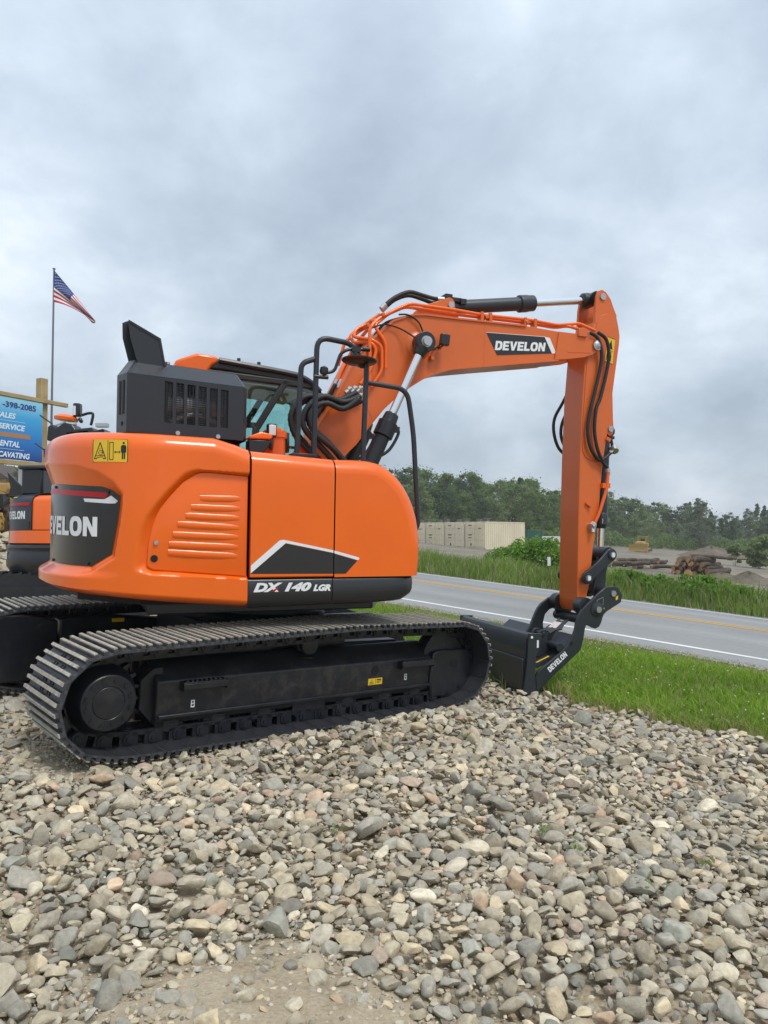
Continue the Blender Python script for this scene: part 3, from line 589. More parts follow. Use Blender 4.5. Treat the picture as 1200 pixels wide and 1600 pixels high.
for i, (px, d, w, top, lab) in enumerate(((978, 19.8, 84, 872, 'leafy weed clump just right of the excavator arm'), (1022, 19.6, 96, 874, 'leafy weed clump below the low heap of logs'), (1066, 19.2, 100, 876, 'leafy weed clump below the left end of the log pile'), (1108, 18.6, 96, 882, 'broad leafy weed clump below the log pile'), (1148, 18.0, 80, 888, 'leafy weed clump near the right edge beyond the road'), (1000, 21.5, 110, 868, 'taller weed clump behind the roadside weeds under the bulldozer'), (1090, 20.8, 120, 876, 'taller weed clump behind the roadside weeds under the log pile'), (1180, 17.6, 60, 902, 'small weed clump at the right edge beyond the road'))):
    bush('weed_clump', px, d+1.4, w, top+15+7*(i % 3), 'bush', lab, 'weeds', 30+i, 30, 150, (.06, .13))
bush('bush', 1185, 75, 46, 818, 'pale', 'pale rounded bush on the bare field at the far right', 'bush', 60, 22, 120, (.25, .5))
bush('bush', 1148, 78, 24, 832, 'pale', 'small pale bush left of the rounded one on the bare field', 'bush', 61, 12, 90, (.2, .4))
# small weeds growing between the stones
for i, (px, py, lab) in enumerate(((522, 1312, 'small green weed between the stones left of the middle'), (845, 1302, 'small green weed under the right part of the stone pad'), (900, 1326, 'pale sprouting weed in the bare dirt strip'), (1095, 1345, 'broad leaved pale weed among the stones at right'), (1000, 1385, 'low green weed in the hollow at right'), (730, 1165, 'tiny weed among the stones in front of the blade'))):
    d = 1.46*1200/(py-838)*1.02; x, y = at_depth(px, d); z = float(gz(x, y)); r = np.random.default_rng(90+i); t = empty('weed', (x, y, z), lab, 'weed')
    C = r.normal(0, .016, (16, 3))*np.array([1.5, 1.5, .5])+np.array([0, 0, .045]); link('leaves', leaf_mesh('leaves', C, r.uniform(.015, .04, 16), lcol(16, r, 'pale')*1.1, r), t)
# ------------------------------------------------------------------ things across the road
CREAM = mat('cream_container_paint', (.72, .64, .47), .5, var=.06, vscale=.6, dust=(.40, .33, .22), dustamt=.25, dscale=.8)
CGREY = mat('container_seal', (.10, .10, .09), .6); CGREEN = mat('green_container_paint', (.02, .10, .075), .5, var=.1, vscale=1); WPAINT = mat('white_trailer_paint', (.72, .73, .74), .5, var=.06, vscale=.5)
def container(px0, d, yaw, mats, L=6.06, Wd=2.44, Hh=2.59, label='', group=None, doors=True, vent=True, name='shipping_container', zoff=0):
    x, y = at_depth(px0, d); z = float(gz(x, y))+zoff; t = empty(name, (x, y, z), label, 'container', group, yaw); body = MB()
    body.bb(.03, L-.03, .03, Wd-.03, .12, Hh-.03)                       # x along its length, y across, the door end at x = 0
    b = body.build('body', mats, t, bevel=.01)
    fr = MB()
    for xx in (0, L-.12):
        for yy in (0, Wd-.12): fr.bb(xx, xx+.12, yy, yy+.12, 0, Hh)
    for yy in (0, Wd-.1): fr.bb(0, L, yy, yy+.1, 0, .14); fr.bb(0, L, yy, yy+.1, Hh-.10, Hh+.004)
    for xx in (0, L-.1): fr.bb(xx, xx+.1, 0, Wd, 0, .14); fr.bb(xx, xx+.1, 0, Wd, Hh-.10, Hh+.002)
    fr.build('frame', mats, t, bevel=.01)
    k = int((L-.5)/.28)                                                  # corrugated sides: real ribs
    for ya, yb in ((-.008, .04), (Wd-.04, Wd+.008)):
        rb = MB(); rb.bb(.24, L-.24, ya+.006 if ya < 0 else ya, yb if ya < 0 else yb-.006, .16, .17)
        for i in range(k): x0 = .25+i*.28; rb.bb(x0, x0+.14, ya, yb, .165, Hh-.12)
        rb.build('corrugation', mats, t)
    if doors:
        for s, yy in ((0, .13), (1, Wd/2+.01)):
            dr = MB(); dr.bb(-.012, .05, yy, yy+Wd/2-.14, .16, Hh-.13)
            for zz in (.28, .86, 1.44, 2.0): dr.bb(-.045, 0, yy+.06, yy+Wd/2-.2, zz, zz+.42)
            D = dr.build('door', mats, t, bevel=.008)
            rd = MB()
            for q in (.30, .78): rd.cyl((-.075, yy+q, .14), (-.075, yy+q, Hh-.10), .022, n=6)
            rd.build('lock_rod', mats, D)
            ml = MB()
            for zz in ((2.22, 1.32, 1.05) if s else (1.92,)): ml.bb(-.049, -.046, yy+.34, yy+.34+(.5 if s else .3), zz, zz+.09)
            ml.build('marking', CGREY, D)
        pl_ = MB(); pl_.bb(-.05, -.046, Wd-.85, Wd-.68, .36, .58); pl_.build('plate', CGREY, t)
    if vent:
        v = MB(); v.bb(1.0, 1.5, .6, 1.0, Hh, Hh+.28); v.bb(.95, 1.55, .55, 1.05, Hh+.28, Hh+.36); v.bb(1.05, 1.45, 1.5, 1.9, Hh, Hh+.3); v.build('roof_vent', CGREY, t, bevel=.02)
    return t
# the row of four, their doors towards the road; yaw: length axis points away from the camera
yaw = math.radians(43)
CL = ['cream shipping container at the right end of the row showing its long side', 'second cream shipping container from the right end of the row', 'third cream shipping container from the right end of the row', 'cream shipping container at the left end, half hidden behind the excavator', 'cream shipping container behind the excavator body']
bx, by = at_depth(758, 71)
for i in range(5):
    q = i*2.56; xx = bx-math.sin(yaw)*q*1.0; yy = by+math.cos(yaw)*q*1.0
    container(600+1200*xx/yy, yy, yaw, CREAM, label=CL[i], group='cream shipping containers in a row', vent=True, zoff=float(-gz(xx, yy)+gz(bx, by)) )
x_, y_ = at_depth(822, 84); container(824, 84, math.radians(12), CGREEN, L=1.75, Hh=2.0, label='small dark green container at the right end of the cream row', doors=False, vent=False)
for i, (px, lab) in enumerate(((846, 'low white box trailer left of the excavator arm'), (872, 'low white box trailer partly hidden by the excavator arm'))):
    container(px, 92+2*i, math.radians(4), WPAINT, L=2.3, Wd=2.3, Hh=1.35, label=lab, doors=False, vent=False, name='white_trailer')
# house and car far left behind the billboard
TAN = mat('tan_siding', (.42, .26, .15), .8, var=.1); ROOFM = mat('brown_roof', (.09, .07, .06), .9)
x, y = at_depth(2, 58); z = float(gz(x, y)); hs = empty('house', (x, y, z), 'small tan house among the trees at the left edge', 'house'); m = MB(); m.bb(-3, .3, 0, 5, 0, 3.6); m.build('wall', TAN, hs); m = MB(); m.prism([(-3.3, 3.6), (.6, 3.6), (-1.3, 4.9)], -.2, 5.2); m.build('roof', ROOFM, hs)
m = MB(); m.bb(-1.6, -.7, -.03, .05, 1.2, 2.3); m.build('window', PANEL, hs)
# guard rail of old timber beside the bush
WOODG = mat('weathered_timber', (.22, .19, .15), .85, var=.3, vscale=3, bump=.5, bscale=25)
x, y = at_depth(770, 33); z = float(gz(x, y)); wf = empty('wooden_barrier', (x, y, z), 'low weathered timber barrier left of the large bush', 'barrier'); m = MB(); m.bb(-.12, .12, -.1, .1, 0, .85); m.build('post', WOODG, wf); m = MB(); m.bar((-.1, -.12, .72), (1.4, .4, .66), .08, .2); m.build('rail', WOODG, wf)
x, y = at_depth(857, 24.3); z = float(gz(x, y)); mp_ = empty('marker_post', (x, y, z), 'short rusty marker post with white reflector in front of the bush', 'post'); m = MB(); m.cyl((0, 0, 0), (0, 0, .84), .035, n=8); m.build('post', mat('rust', (.16, .07, .04), .8, var=.3), mp_); m = MB(); m.bb(-.05, .05, -.05, -.036, .44, .72); m.build('reflector', WHITE, mp_)
# log pile
LOGB = mat('log_bark', (.085, .062, .045), .9, var=.45, vscale=2, bump=.9, bscale=10); LOGE = mat('sawn_log_end', (.42, .22, .10), .8, var=.35, vscale=5)
def log(x, y, z, L, r, yaw, pitch, label, group):
    m = MB(); n = 12; rr = [r*(1+.08*random.uniform(-1, 1)) for _ in range(n)]
    d = Vector((math.cos(yaw)*math.cos(pitch), math.sin(yaw)*math.cos(pitch), math.sin(pitch))); u = d.orthogonal().normalized(); v = d.cross(u)
    vs_ = []
    for k, t in enumerate((0, .25, .5, .75, 1)):
        off = u*random.uniform(-.04, .04)+v*random.uniform(-.04, .04)
        vs_ += [d*(L*t)+off+(u*math.cos(2*pi*i/n)+v*math.sin(2*pi*i/n))*rr[i]*(1-.15*t) for i in range(n)]
    m.add(vs_, [(k*n+i, k*n+(i+1) % n, (k+1)*n+(i+1) % n, (k+1)*n+i) for k in range(4) for i in range(n)], 0)
    m.add(vs_[:n], [tuple(range(n-1, -1, -1))], 1); m.add(vs_[-n:], [tuple(range(n))], 1)
    o = m.build('log', [LOGB, LOGE], smooth=60); o.location = (x, y, z); return tag(o, label, 'log', group)
cx, cy = at_depth(1078, 55); zb_ = float(gz(cx, cy)); rl = random.Random(3)
for row, (n, zz) in enumerate(((12, .18), (11, .50), (8, .82), (5, 1.12))):
    for i in range(n):
        px_ = cx-1.75+i*.25+row*.12+rl.uniform(-.07, .07); L = rl.uniform(1.7, 2.6)
        log(px_, cy-1.2+rl.uniform(-.5, .5), zb_+zz+rl.uniform(-.04, .06), L, rl.uniform(.14, .21), math.radians(38+rl.uniform(-16, 16)), rl.uniform(-.05, .05), 'rough brown log with orange cut end in the '+('bottom', 'second', 'third', 'top')[row]+' layer of the big log pile', 'logs in the '+('bottom', 'second', 'third', 'top')[row]+' layer of the pile')
log(cx-.5, cy-1.3, zb_+1.42, 3.4, .13, math.radians(8), -.06, 'long thin log lying across the top of the big pile', 'top log')
log(cx-.9, cy-1.8, zb_+.2, .9, .26, math.radians(75), 0, 'thick short log at the foot of the big pile facing the road', 'front log')
for i in range(12):
    x, y = at_depth(948+i*7.5+rl.uniform(-3, 3), 57+rl.uniform(-2, 3)); log(x, y, float(gz(x, y))+.15+.22*(i % 3), rl.uniform(1.4, 2.6), rl.uniform(.13, .2), math.radians(rl.uniform(-20, 60)), 0, 'brown log in the low scattered heap left of the big pile', 'logs in the low heap')
# spoil heaps on the bare field
for i, (px, d, w, h, lab) in enumerate(((1168, 50, 2.6, .8, 'low dark soil heap right of the log pile'), (1125, 52, 2.2, .55, 'small grey soil heap at the right end of the log pile'), (748, 36, 1.3, .35, 'small brown soil mound beside the bare lot'), (1110, 100, 6, 1.5, 'wide low soil bank on the far field'), (975, 60, 2, .7, 'low soil heap behind the scattered logs'))):
    x, y = at_depth(px, d); z = float(gz(x, y)); u = np.linspace(0, 1, 14); a = np.linspace(0, 2*pi, 29); U_, A_ = np.meshgrid(u, a, indexing='ij'); r_ = 1+.18*np.sin(3*A_+i)+.10*np.sin(7*A_+2*i)
    Z_ = h*(1-U_)**1.0*(1+.15*np.sin(9*U_+5*A_))-.12; tag(grid_mesh('soil_heap', np.stack([x+w*U_*r_*np.cos(A_), y+.7*w*U_*r_*np.sin(A_), z+Z_], -1), HEAP, smooth=80), lab, 'soil heap')
# bulldozer far off
CATY = mat('worn_yellow_paint', (.46, .28, .07), .5, var=.2, vscale=3, dust=(.20, .15, .10), dustamt=.5, dscale=3)
def dozer(x, y, z, yaw):
    t = empty('bulldozer', (x, y, z), 'small yellow bulldozer working on the bare field in front of the far trees', 'bulldozer', None, yaw)
    for s in (-.95, .95):
        m = MB(); m.prism([(-1.5, .3), (-1.25, .05), (1.2, .05), (1.5, .4), (1.2, .85), (-1.2, .85)], s-.25, s+.25); m.build('track', mat('track_mud', (.07, .055, .04), .9), t)
    m = MB(); m.prism([(-1.4, .6), (1.6, .6), (1.6, 1.4), (.2, 1.55), (.2, 1.3), (-1.4, 1.3)], -.65, .65); m.build('hull', CATY, t, bevel=.03)
    m = MB(); m.bb(-1.0, .1, -.7, .7, 2.15, 2.25)
    for a in (-.95, .05):
        for b in (-.62, .62): m.bb(a-.05, a+.05, b-.05, b+.05, 1.3, 2.16)
    m.build('canopy', CATY, t); m = MB(); m.bb(-.7, -.2, -.3, .3, 1.3, 1.9); m.build('seat', BLACK, t)
    m = MB(); m.prism([(2.0, .1), (2.15, .1), (2.05, .6), (2.2, 1.15), (2.05, 1.15), (1.9, .6)], -1.5, 1.5); m.build('blade', CATY, t)
    for s in (-1, 1): m = MB(); m.bar((0, s*1.25, .5), (2.0, s*1.25, .4), .12, .2); m.build('push_arm', CATY, t)
    return t
x, y = at_depth(1003, 106); dozer(x, y, float(gz(x, y)), math.radians(235)).scale = (.86, .86, .95)

# ------------------------------------------------------------------ the excavator
def frame(yaw, zt, rl, off=(0, 0, 0)):
    c, s = math.cos(yaw), math.sin(yaw); x = Vector((c, s, zt)).normalized(); y = Vector((-s, c, rl)); y = (y-x*x.dot(y)).normalized(); z = x.cross(y)
    return Matrix.Translation(off) @ Matrix((x, y, z)).transposed().to_4x4()
EX = Vector((-1.17, 6.57, 0)); FU = frame(.706, -.035, .050, (0, 0, .068)); FH = frame(.38, -.006, .03)
exc = empty('excavator', EX, 'large orange tracked excavator with dark grey exhaust cover and raised boom, parked on the stones', 'excavator')
def P(mb, name, m, fr=FH, **kw): return mb.build(name, m, exc, fr, **kw)          # a part of the excavator
def SUB(mb, name, m, part, **kw): return mb.build(name, m, part, None, **kw)       # a part of a part, same frame
# --- tracks
def hull(pts):
    pts = sorted(set(pts)); 
    def half(ps):
        h = []
        for p in ps:
            while len(h) > 1 and (h[-1][0]-h[-2][0])*(p[1]-h[-2][1])-(h[-1][1]-h[-2][1])*(p[0]-h[-2][0]) <= 0: h.pop()
            h.append(p)
        return h
    a, b = half(pts), half(pts[::-1]); return a[:-1]+b[:-1]
def circ(x, z, r, n=48): return [(x+r*math.cos(2*pi*k/n), z+r*math.sin(2*pi*k/n)) for k in range(n)]
TPATH = hull(circ(-1.66, .41, .300)+circ(1.28, .44, .310)+circ(-1.45, .15, .055)+circ(1.02, .15, .055)+circ(.15, .735, .03))
def resample(poly, n):
    Q = np.array(poly+[poly[0]]); L = np.concatenate([[0], np.cumsum(np.hypot(*np.diff(Q, axis=0).T))]); t = np.arange(n)/n*L[-1]
    return np.stack([np.interp(t, L, Q[:, 0]), np.interp(t, L, Q[:, 1])], 1), L[-1]/n
NSH = 48; TP_, PITCH = resample(TPATH, NSH)
def shoe_mesh():
    m = MB(); p = PITCH; prof = [(-p*.5+.004, 0), (-p*.5-.012, .010), (-p*.5-.012, .020), (-p*.5+.012, .014)]
    m.bb(-p*.5+.003, p*.5-.003, -.30, .30, 0, .012, 0)
    m.prism([(-p*.5-.010, .004), (-p*.5+.010, .012), (-p*.5+.010, 0), (-p*.5-.010, -.006)], -.30, .30, 1, 0)
    for k, x in enumerate((-.062, -.004, .056)):
        m.prism([(x-.015, .011), (x+.015, .011), (x+.010, .034), (x-.010, .034)], -.30, .30, 1, 0)
        m.prism([(x-.0108, .0325), (x+.0108, .0325), (x+.0100, .041), (x-.0100, .041)], -.30, .30, 1, 1)
    for x in (-.033, .027):
        for y in (-.085, -.045, .045, .085): m.bb(x-.011, x+.011, y-.013, y+.013, .010, .0145, 2); m.cyl((x, y, .012), (x, y, .020), .008, n=6, mi=0)
    m.bb(-p*.5+.006, p*.5-.006, -.298, .298, -.004, .0005, 3)
    o = m.build('track_shoe', [SHOE, SHOETIP, DARK, SHOEIN], smooth=30); me = o.data; bpy.data.objects.remove(o); return me
SHOE_ME = shoe_mesh()
def link_geo(m, M):
    def T(q): return tuple(M @ Vector(q))
    for s in (-1, 1):
        y0, y1 = s*.075, s*.112
        for (x0, x1) in ((-PITCH*.5+.02, -.022), (.022, PITCH*.5-.02)):
            c = [(x, y, z) for x in (x0, x1) for y in (y0, y1) for z in (-.085, -.002)]
            m.add([T(q) for q in c], [(0, 1, 3, 2), (4, 6, 7, 5), (0, 4, 5, 1), (2, 3, 7, 6), (0, 2, 6, 4), (1, 5, 7, 3)])
        c = [(x, y, z) for x in (-PITCH*.52, PITCH*.52) for y in (y0, y1) for z in (-.092, -.066)]
        m.add([T(q) for q in c], [(0, 1, 3, 2), (4, 6, 7, 5), (0, 4, 5, 1), (2, 3, 7, 6), (0, 2, 6, 4), (1, 5, 7, 3)])
        m.cyl(T((-PITCH*.5, s*.066, -.045)), T((-PITCH*.5, s*.122, -.045)), .037, n=12); m.cyl(T((-PITCH*.5, s*.120, -.045)), T((-PITCH*.5, s*.130, -.045)), .020, n=8)
    m.cyl(T((-PITCH*.5, -.08, -.045)), T((-PITCH*.5, .08, -.045)), .028, n=8)
def make_track(side):
    b0 = side*.995; ch = MB(); shoes = []
    for i in range(NSH):
        a, c = TP_[i], TP_[(i+1) % NSH]; t = Vector((c[0]-a[0], 0, c[1]-a[1])).normalized(); nrm = Vector((t.z, 0, -t.x)); y = Vector((0, 1, 0))
        y = nrm.cross(t); M = Matrix((t, y, nrm)).transposed().to_4x4(); M.translation = Vector(((a[0]+c[0])/2, b0, (a[1]+c[1])/2)); shoes.append(M); link_geo(ch, M)
    tr = ch.build('track', UNDER, exc, FU, smooth=30)
    for M in shoes:
        s = bpy.data.objects.new('track_shoe', SHOE_ME); COL.objects.link(s); s.parent = tr; s.matrix_basis = M
    return tr
make_track(-1); make_track(1)
def make_frame(side):
    o = side*1.10; i = side*.86; lo, hi = min(o, i), max(o, i)
    m = MB(); sec = [(o, .245), (o, .478), (side*1.07, .497), (side*.93, .585), (i, .585), (i, .20), (side*1.08, .20)]
    n = len(sec)                                         # the beam: chamfered top, ends cut at a slant
    for_a = [(-1.31, 0), (1.10, 0)]
    m.add([(a, b, z) for a, _ in for_a for b, z in sec], [tuple(range(n)), tuple(range(2*n-1, n-1, -1))]+[(k, (k+1) % n, n+(k+1) % n, n+k) for k in range(n)])
    fr = P(m, 'track_frame', UNDERTOP, FU, bevel=.010)
    m = MB(); m.bb(-1.30, 1.08, o-.003*side, o+.022*side, .243, .266); SUB(m, 'flange', UNDER, fr, bevel=.004)
    m = MB(); m.prism([(1.08, .15), (1.06, .29), (1.085, .515), (1.16, .535), (1.50, .525), (1.565, .44), (1.565, .22), (1.43, .13)], min(side*1.125, side*.93), max(side*1.125, side*.93)); SUB(m, 'idler_guard', UNDER, fr, bevel=.012)
    m = MB(); m.cyl((1.315, side*1.124, .41), (1.315, side*1.1285, .41), .030, n=20); m.bb(1.315, 1.35, side*1.124, side*1.128, .38, .44); m.cyl((1.35, side*1.124, .41), (1.35, side*1.1287, .41), .030, n=20); m.cyl((.48, side*1.1, .412), (.48, side*1.1035, .412), .036, n=20)
    m.cyl((-.12, side*1.0, .535), (-.12, side*1.0, .547), .06, n=16); SUB(m, 'opening', DARK, fr)
    for a in ((-1.16, -.84), (.71, 1.075)):
        m = MB(); m.bb(a[0], a[1], side*1.10, side*1.165, .455, .472); m.bb(a[0], a[0]+.012, side*1.10, side*1.16, .41, .46); m.bb(a[1]-.012, a[1], side*1.10, side*1.16, .41, .46)
        m.bb(a[0], a[1], side*1.155, side*1.167, .425, .462)
        for k in range(9): m.bb(a[0]+.02+k*.033, a[0]+.035+k*.033, side*1.12, side*1.16, .470, .482)
        SUB(m, 'step', UNDER, fr, bevel=.003)
    for k, a in enumerate((-1.20, -.86, -.50, -.13, .235, .60, .93)):
        m = MB(); m.lathe((a, side*.84, .195), (0, side, 0), [(0, .06), (.04, .10), (.06, .105), (.10, .105), (.10, .078), (.16, .078), (.18, .10), (.225, .10), (.235, .06), (.25, .05)], 20); SUB(m, 'roller', UNDERTOP, fr)
    m = MB(); m.prism([(-.26, .27), (.0, .27), (.02, .16), (-.05, .10), (-.21, .10), (-.28, .16)], min(side*1.10, side*1.085), max(side*1.10, side*1.085)); SUB(m, 'roller_guard', UNDER, fr, bevel=.005)
    m = MB(); m.lathe((-.13, side*.90, .640), (0, side, 0), [(0, .04), (.02, .065), (.09, .065), (.095, .05), (.13, .05), (.14, .07), (.17, .07), (.18, .04)], 18); SUB(m, 'carrier_roller', UNDER, fr)
    m = MB(); R = .40                                    # front idler wheel
    m.lathe((1.28, side*.93, .44), (0, side, 0), [(0, .12), (.01, .255), (.03, .265), (.04, .22), (.09, .22), (.10, .265), (.14, .265), (.15, .10), (.17, .10)], 32); SUB(m, 'idler', UNDERTOP, fr)
    # sprocket and final drive
    m = MB(); teeth = []
    for k in range(21):
        for q, rr in ((0, .215), (.25, .215), (.42, .262), (.62, .262), (.8, .215)): teeth.append((-1.66+rr*math.cos(2*pi*(k+q)/21), .41+rr*math.sin(2*pi*(k+q)/21)))
    m.prism(teeth, side*.995-.03, side*.995+.03); sp = SUB(m, 'sprocket', UNDERTOP, fr)
    m = MB(); m.lathe((-1.665, side*.80, .41), (0, side, 0), [(0, .22), (.30, .215), (.31, .205), (.36, .185), (.40, .172), (.425, .166), (.43, .160), (.43, .100), (.426, .096), (.430, .092), (.434, .02)], 40)
    fd = SUB(m, 'final_drive', UNDER, fr); 
    m = MB()
    for k in range(12):
        a = 2*pi*(k+.5)/12; c = (-1.665+.136*math.cos(a), .41+.136*math.sin(a)); m.cyl((c[0], side*1.228, c[1]), (c[0], side*1.240, c[1]), .0125, n=6); m.cyl((c[0], side*1.228, c[1]), (c[0], side*1.233, c[1]), .019, n=12)
    m.cyl((-1.79, side*1.228, .405), (-1.79, side*1.236, .405), .012, n=8); m.cyl((-1.64, side*1.228, .288), (-1.64, side*1.236, .288), .012, n=8); SUB(m, 'bolt', UNDER, fr)
    m = MB(); m.prism([(-1.25, .20), (-1.31, .20), (-1.40, .30), (-1.40, .48), (-1.31, .56), (-1.25, .56)], min(side*.86, side*1.04), max(side*.86, side*1.04)); SUB(m, 'motor_bracket', UNDER, fr, bevel=.008)
    # motor cover on the inner side
    c = [(-2.0, .12), (-1.55, .12), (-1.40, .17), (-1.36, .30), (-1.36, .60), (-1.45, .62), (-1.62, .655), (-1.78, .66), (-1.95, .60), (-2.02, .45), (-2.03, .25)]
    c = [(max(a, -1.86), z+.03) for a, z in c]
    m = MB(); m.prism(c, min(side*.70, side*.80), max(side*.70, side*.80)); SUB(m, 'motor_cover', UNDER, fr, bevel=.02, seg=3)
    m = MB(); m.cyl((-1.50, side*.70, .585), (-1.50, side*.690, .585), .018, n=10); SUB(m, 'bolt', UNDERTOP, fr)
    m = MB(); m.prism([(-1.34, .18), (-1.34, .635), (-1.05, .665), (-.55, .62), (.9, .60), (.9, .18)], min(side*.72, side*.86), max(side*.72, side*.86)); SUB(m, 'inner_plate', UNDER, fr, bevel=.01)
    return fr
frR = make_frame(-1); frL = make_frame(1)
def sticker(fr_part, a0, a1, z0, z1, b, kind='yellow'):
    m = MB(); m.bb(a0, a1, b, b+.003, z0, z1); st = SUB(m, 'warning_label' if kind == 'yellow' else 'label', YELLOW if kind == 'yellow' else WHITE, fr_part)
    return st
def ink(part_, boxes, b, name='print', m_=None):
    m = MB()
    for a0, a1, z0, z1 in boxes: m.bb(a0, a1, b-.0022, b-.0010, z0, z1)
    return SUB(m, name, m_ or INK, part_)
sticker(frR, .414, .556, .303, .352, -1.1032); ink(frR, [(.425, .47, .310, .314), (.448, .452, .33, .345), (.43, .465, .322, .326), (.485, .487, .306, .349), (.50, .545, .335, .344), (.50, .545, .325, .329), (.50, .53, .315, .319)], -1.1022)
for a, z in ((-1.061, .318), (.804, .337)): sticker(frR, a-.013, a+.013, z-.024, z+.024, -1.1034, 'white'); ink(frR, [(a-.005, a+.005, z+.004, z+.018), (a-.007, a+.007, z-.015, z-.003)], -1.1024)
m = MB(); m.bb(-.92, -.82, .70, .7175, .60, .63); SUB(m, 'warning_label', YELLOW, frL)
# car body and swing bearing
m = MB(); m.prism([(-.62, -.5), (-.35, -.86), (.35, -.86), (.62, -.5), (.62, .5), (.35, .86), (-.35, .86), (-.62, .5)], .30, .74, 2); P(m, 'car_body', UNDER, FU, bevel=.02)
m = MB(); m.lathe((0, 0, .72), (0, 0, 1), [(0, .60), (.06, .62), (.08, .58), (.12, .58), (.13, .64), (.20, .64), (.22, .5)], 40)
for k in range(36): m.cyl((.61*math.cos(k*pi/18), .61*math.sin(k*pi/18), .92), (.61*math.cos(k*pi/18), .61*math.sin(k*pi/18), .955), .016, n=6)
P(m, 'swing_bearing', UNDER, FU, smooth=40)
m = MB(); m.prism([(.55, .42), (1.30, .34), (1.55, .46), (1.40, .66), (1.1, .74), (.55, .74)], -.26, -.20); m.prism([(.55, .42), (1.30, .34), (1.55, .46), (1.40, .66), (1.1, .74), (.55, .74)], .20, .26); m.cyl((1.42, -.28, .56), (1.42, .28, .56), .05, n=14); P(m, 'blade_bracket', UNDER, FU, bevel=.006)
# --- upper structure: an outline seen from above (s runs from the right front corner back and round the tail)
A0, TA, BB = -.75, -1.60, 1.245
th = np.linspace(0, pi, 500); c_, s_ = np.cos(th), np.sin(th)
OUT = np.vstack([[[1.2, -BB]], np.stack([A0-(A0-TA)*np.abs(s_)**(2/2.3), -BB*np.sign(c_)*np.abs(c_)**(2/2.3)], 1), [[1.2, BB]]])
OS = np.concatenate([[0], np.cumsum(np.hypot(*np.diff(OUT, axis=0).T))])
OT = np.gradient(OUT, axis=0); OT[0] = (-1, 0); OT[1] = (-1, 0); OT[-1] = (1, 0); OT[-2] = (1, 0); OT /= np.hypot(*OT.T)[:, None]; ON = np.stack([OT[:, 1], -OT[:, 0]], 1)
def oc(s): return np.interp(s, OS, OUT[:, 0]), np.interp(s, OS, OUT[:, 1]), np.interp(s, OS, ON[:, 0]), np.interp(s, OS, ON[:, 1])
if oc(3.65)[2] > 0: ON = -ON
def surf(off):
    def f(s, z): a, b, na, nb = oc(s); l = math.hypot(na, nb); return (a+na/l*off, b+nb/l*off, z)
    return f
mir = lambda poly, c: poly+[(2*c-s, z) for s, z in reversed(poly)]
REC = [(1.40, 1.924), (1.812, 1.939), (1.86, 1.932), (1.909, 1.907), (2.003, 1.805), (2.08, 1.71), (2.149, 1.619), (2.185, 1.53), (2.205, 1.451), (2.217, 1.283), (2.208, 1.255), (2.18, 1.243), (2.10, 1.232), (1.40, 1.195)]
DOOR = [(1.470, 1.905), (1.734, 1.922), (1.785, 1.921), (1.825, 1.908), (1.908, 1.851), (2.00, 1.745), (2.06, 1.665), (2.09, 1.60), (2.108, 1.545), (2.124, 1.47), (2.132, 1.42), (2.136, 1.305), (2.130, 1.283), (2.095, 1.265), (1.470, 1.215)]
LIP = mir([(2.62, 1.215), (2.52, 1.235), (2.345, 1.34), (2.305, 1.60), (2.295, 1.757), (2.36, 1.84), (2.47, 1.905), (2.66, 1.950), (3.2, 1.985)], 3.652)
PAN = mir([(2.56, 1.275), (2.385, 1.361), (2.340, 1.588), (2.326, 1.751), (2.395, 1.792), (2.477, 1.813), (3.1, 1.838)], 3.652)
ss = np.concatenate([np.arange(1.466, 3.9, .0105), np.arange(3.92, OS[-1]-1.45, .03)])
def ztop(s): return np.interp(s, [1.45, 1.56, 1.70, 2.36, 2.84, 4.5, 6], [2.088, 2.125, 2.163, 2.176, 2.188, 2.188, 2.10])
def zbot(s): return np.interp(s, [1.45, 2.1, 2.45, 3.2, 6], [.994, 1.050, 1.075, 1.10, 1.10])
v = np.linspace(0, 1, 104)
S_, V_ = np.meshgrid(ss, v, indexing='ij'); ZT, ZB = ztop(S_), zbot(S_); Z_ = ZB+.05+(ZT-.11-ZB-.05)*V_
dR, dD = sdist(S_, Z_, REC), sdist(S_, Z_, DOOR); tR = np.clip(np.where(dR < 0, -dR/(np.abs(dR)+np.maximum(dD, 0)+1e-6), 0), 0, 1); tR = smst(tR, 0, 1)
dL, dP = sdist(S_, Z_, LIP), sdist(S_, Z_, PAN); tL = np.clip(np.where(dL < 0, -dL/(np.abs(dL)+np.maximum(dP, 0)+1e-6), 0), 0, 1); tL = tL**.8
bul = .028*smst(S_, 2.25, 2.7)*(1-smst(Z_, 1.205, 1.26))
OFF = -.050*tR-.055*tL+bul
rows = []
for dz, ins in ((.0, -.30), (.004, -.10), (.018, -.045), (.036, -.012)): rows.append((ZB[:, :1]+dz, np.full_like(ZB[:, :1], ins)+bul[:, :1]*.7))
Zr = np.concatenate([r[0] for r in rows]+[Z_], 1); Or = np.concatenate([r[1] for r in rows]+[OFF], 1)
for ph in np.linspace(0, 90, 9)[1:]:
    p_ = math.radians(ph); Zr = np.concatenate([Zr, ZT[:, :1]-.11+.11*math.sin(p_)], 1); Or = np.concatenate([Or, np.full_like(ZT[:, :1], -.10*(1-math.cos(p_)))], 1)
Zr = np.concatenate([Zr, ZT[:, :1]+.004], 1); Or = np.concatenate([Or, np.full_like(ZT[:, :1], -.55)], 1)
Sr = np.repeat(ss[:, None], Zr.shape[1], 1); A_, B_, NA, NB = oc(Sr); L_ = np.hypot(NA, NB)
cw = grid_mesh('counterweight', np.stack([A_+NA/L_*Or, B_+NB/L_*Or, Zr], -1), ORANGE, exc, FH, smooth=50)
pan = patch('name_panel', [inset(PAN, .006)], surf(-.050), PANEL, cw, None, step=.03)
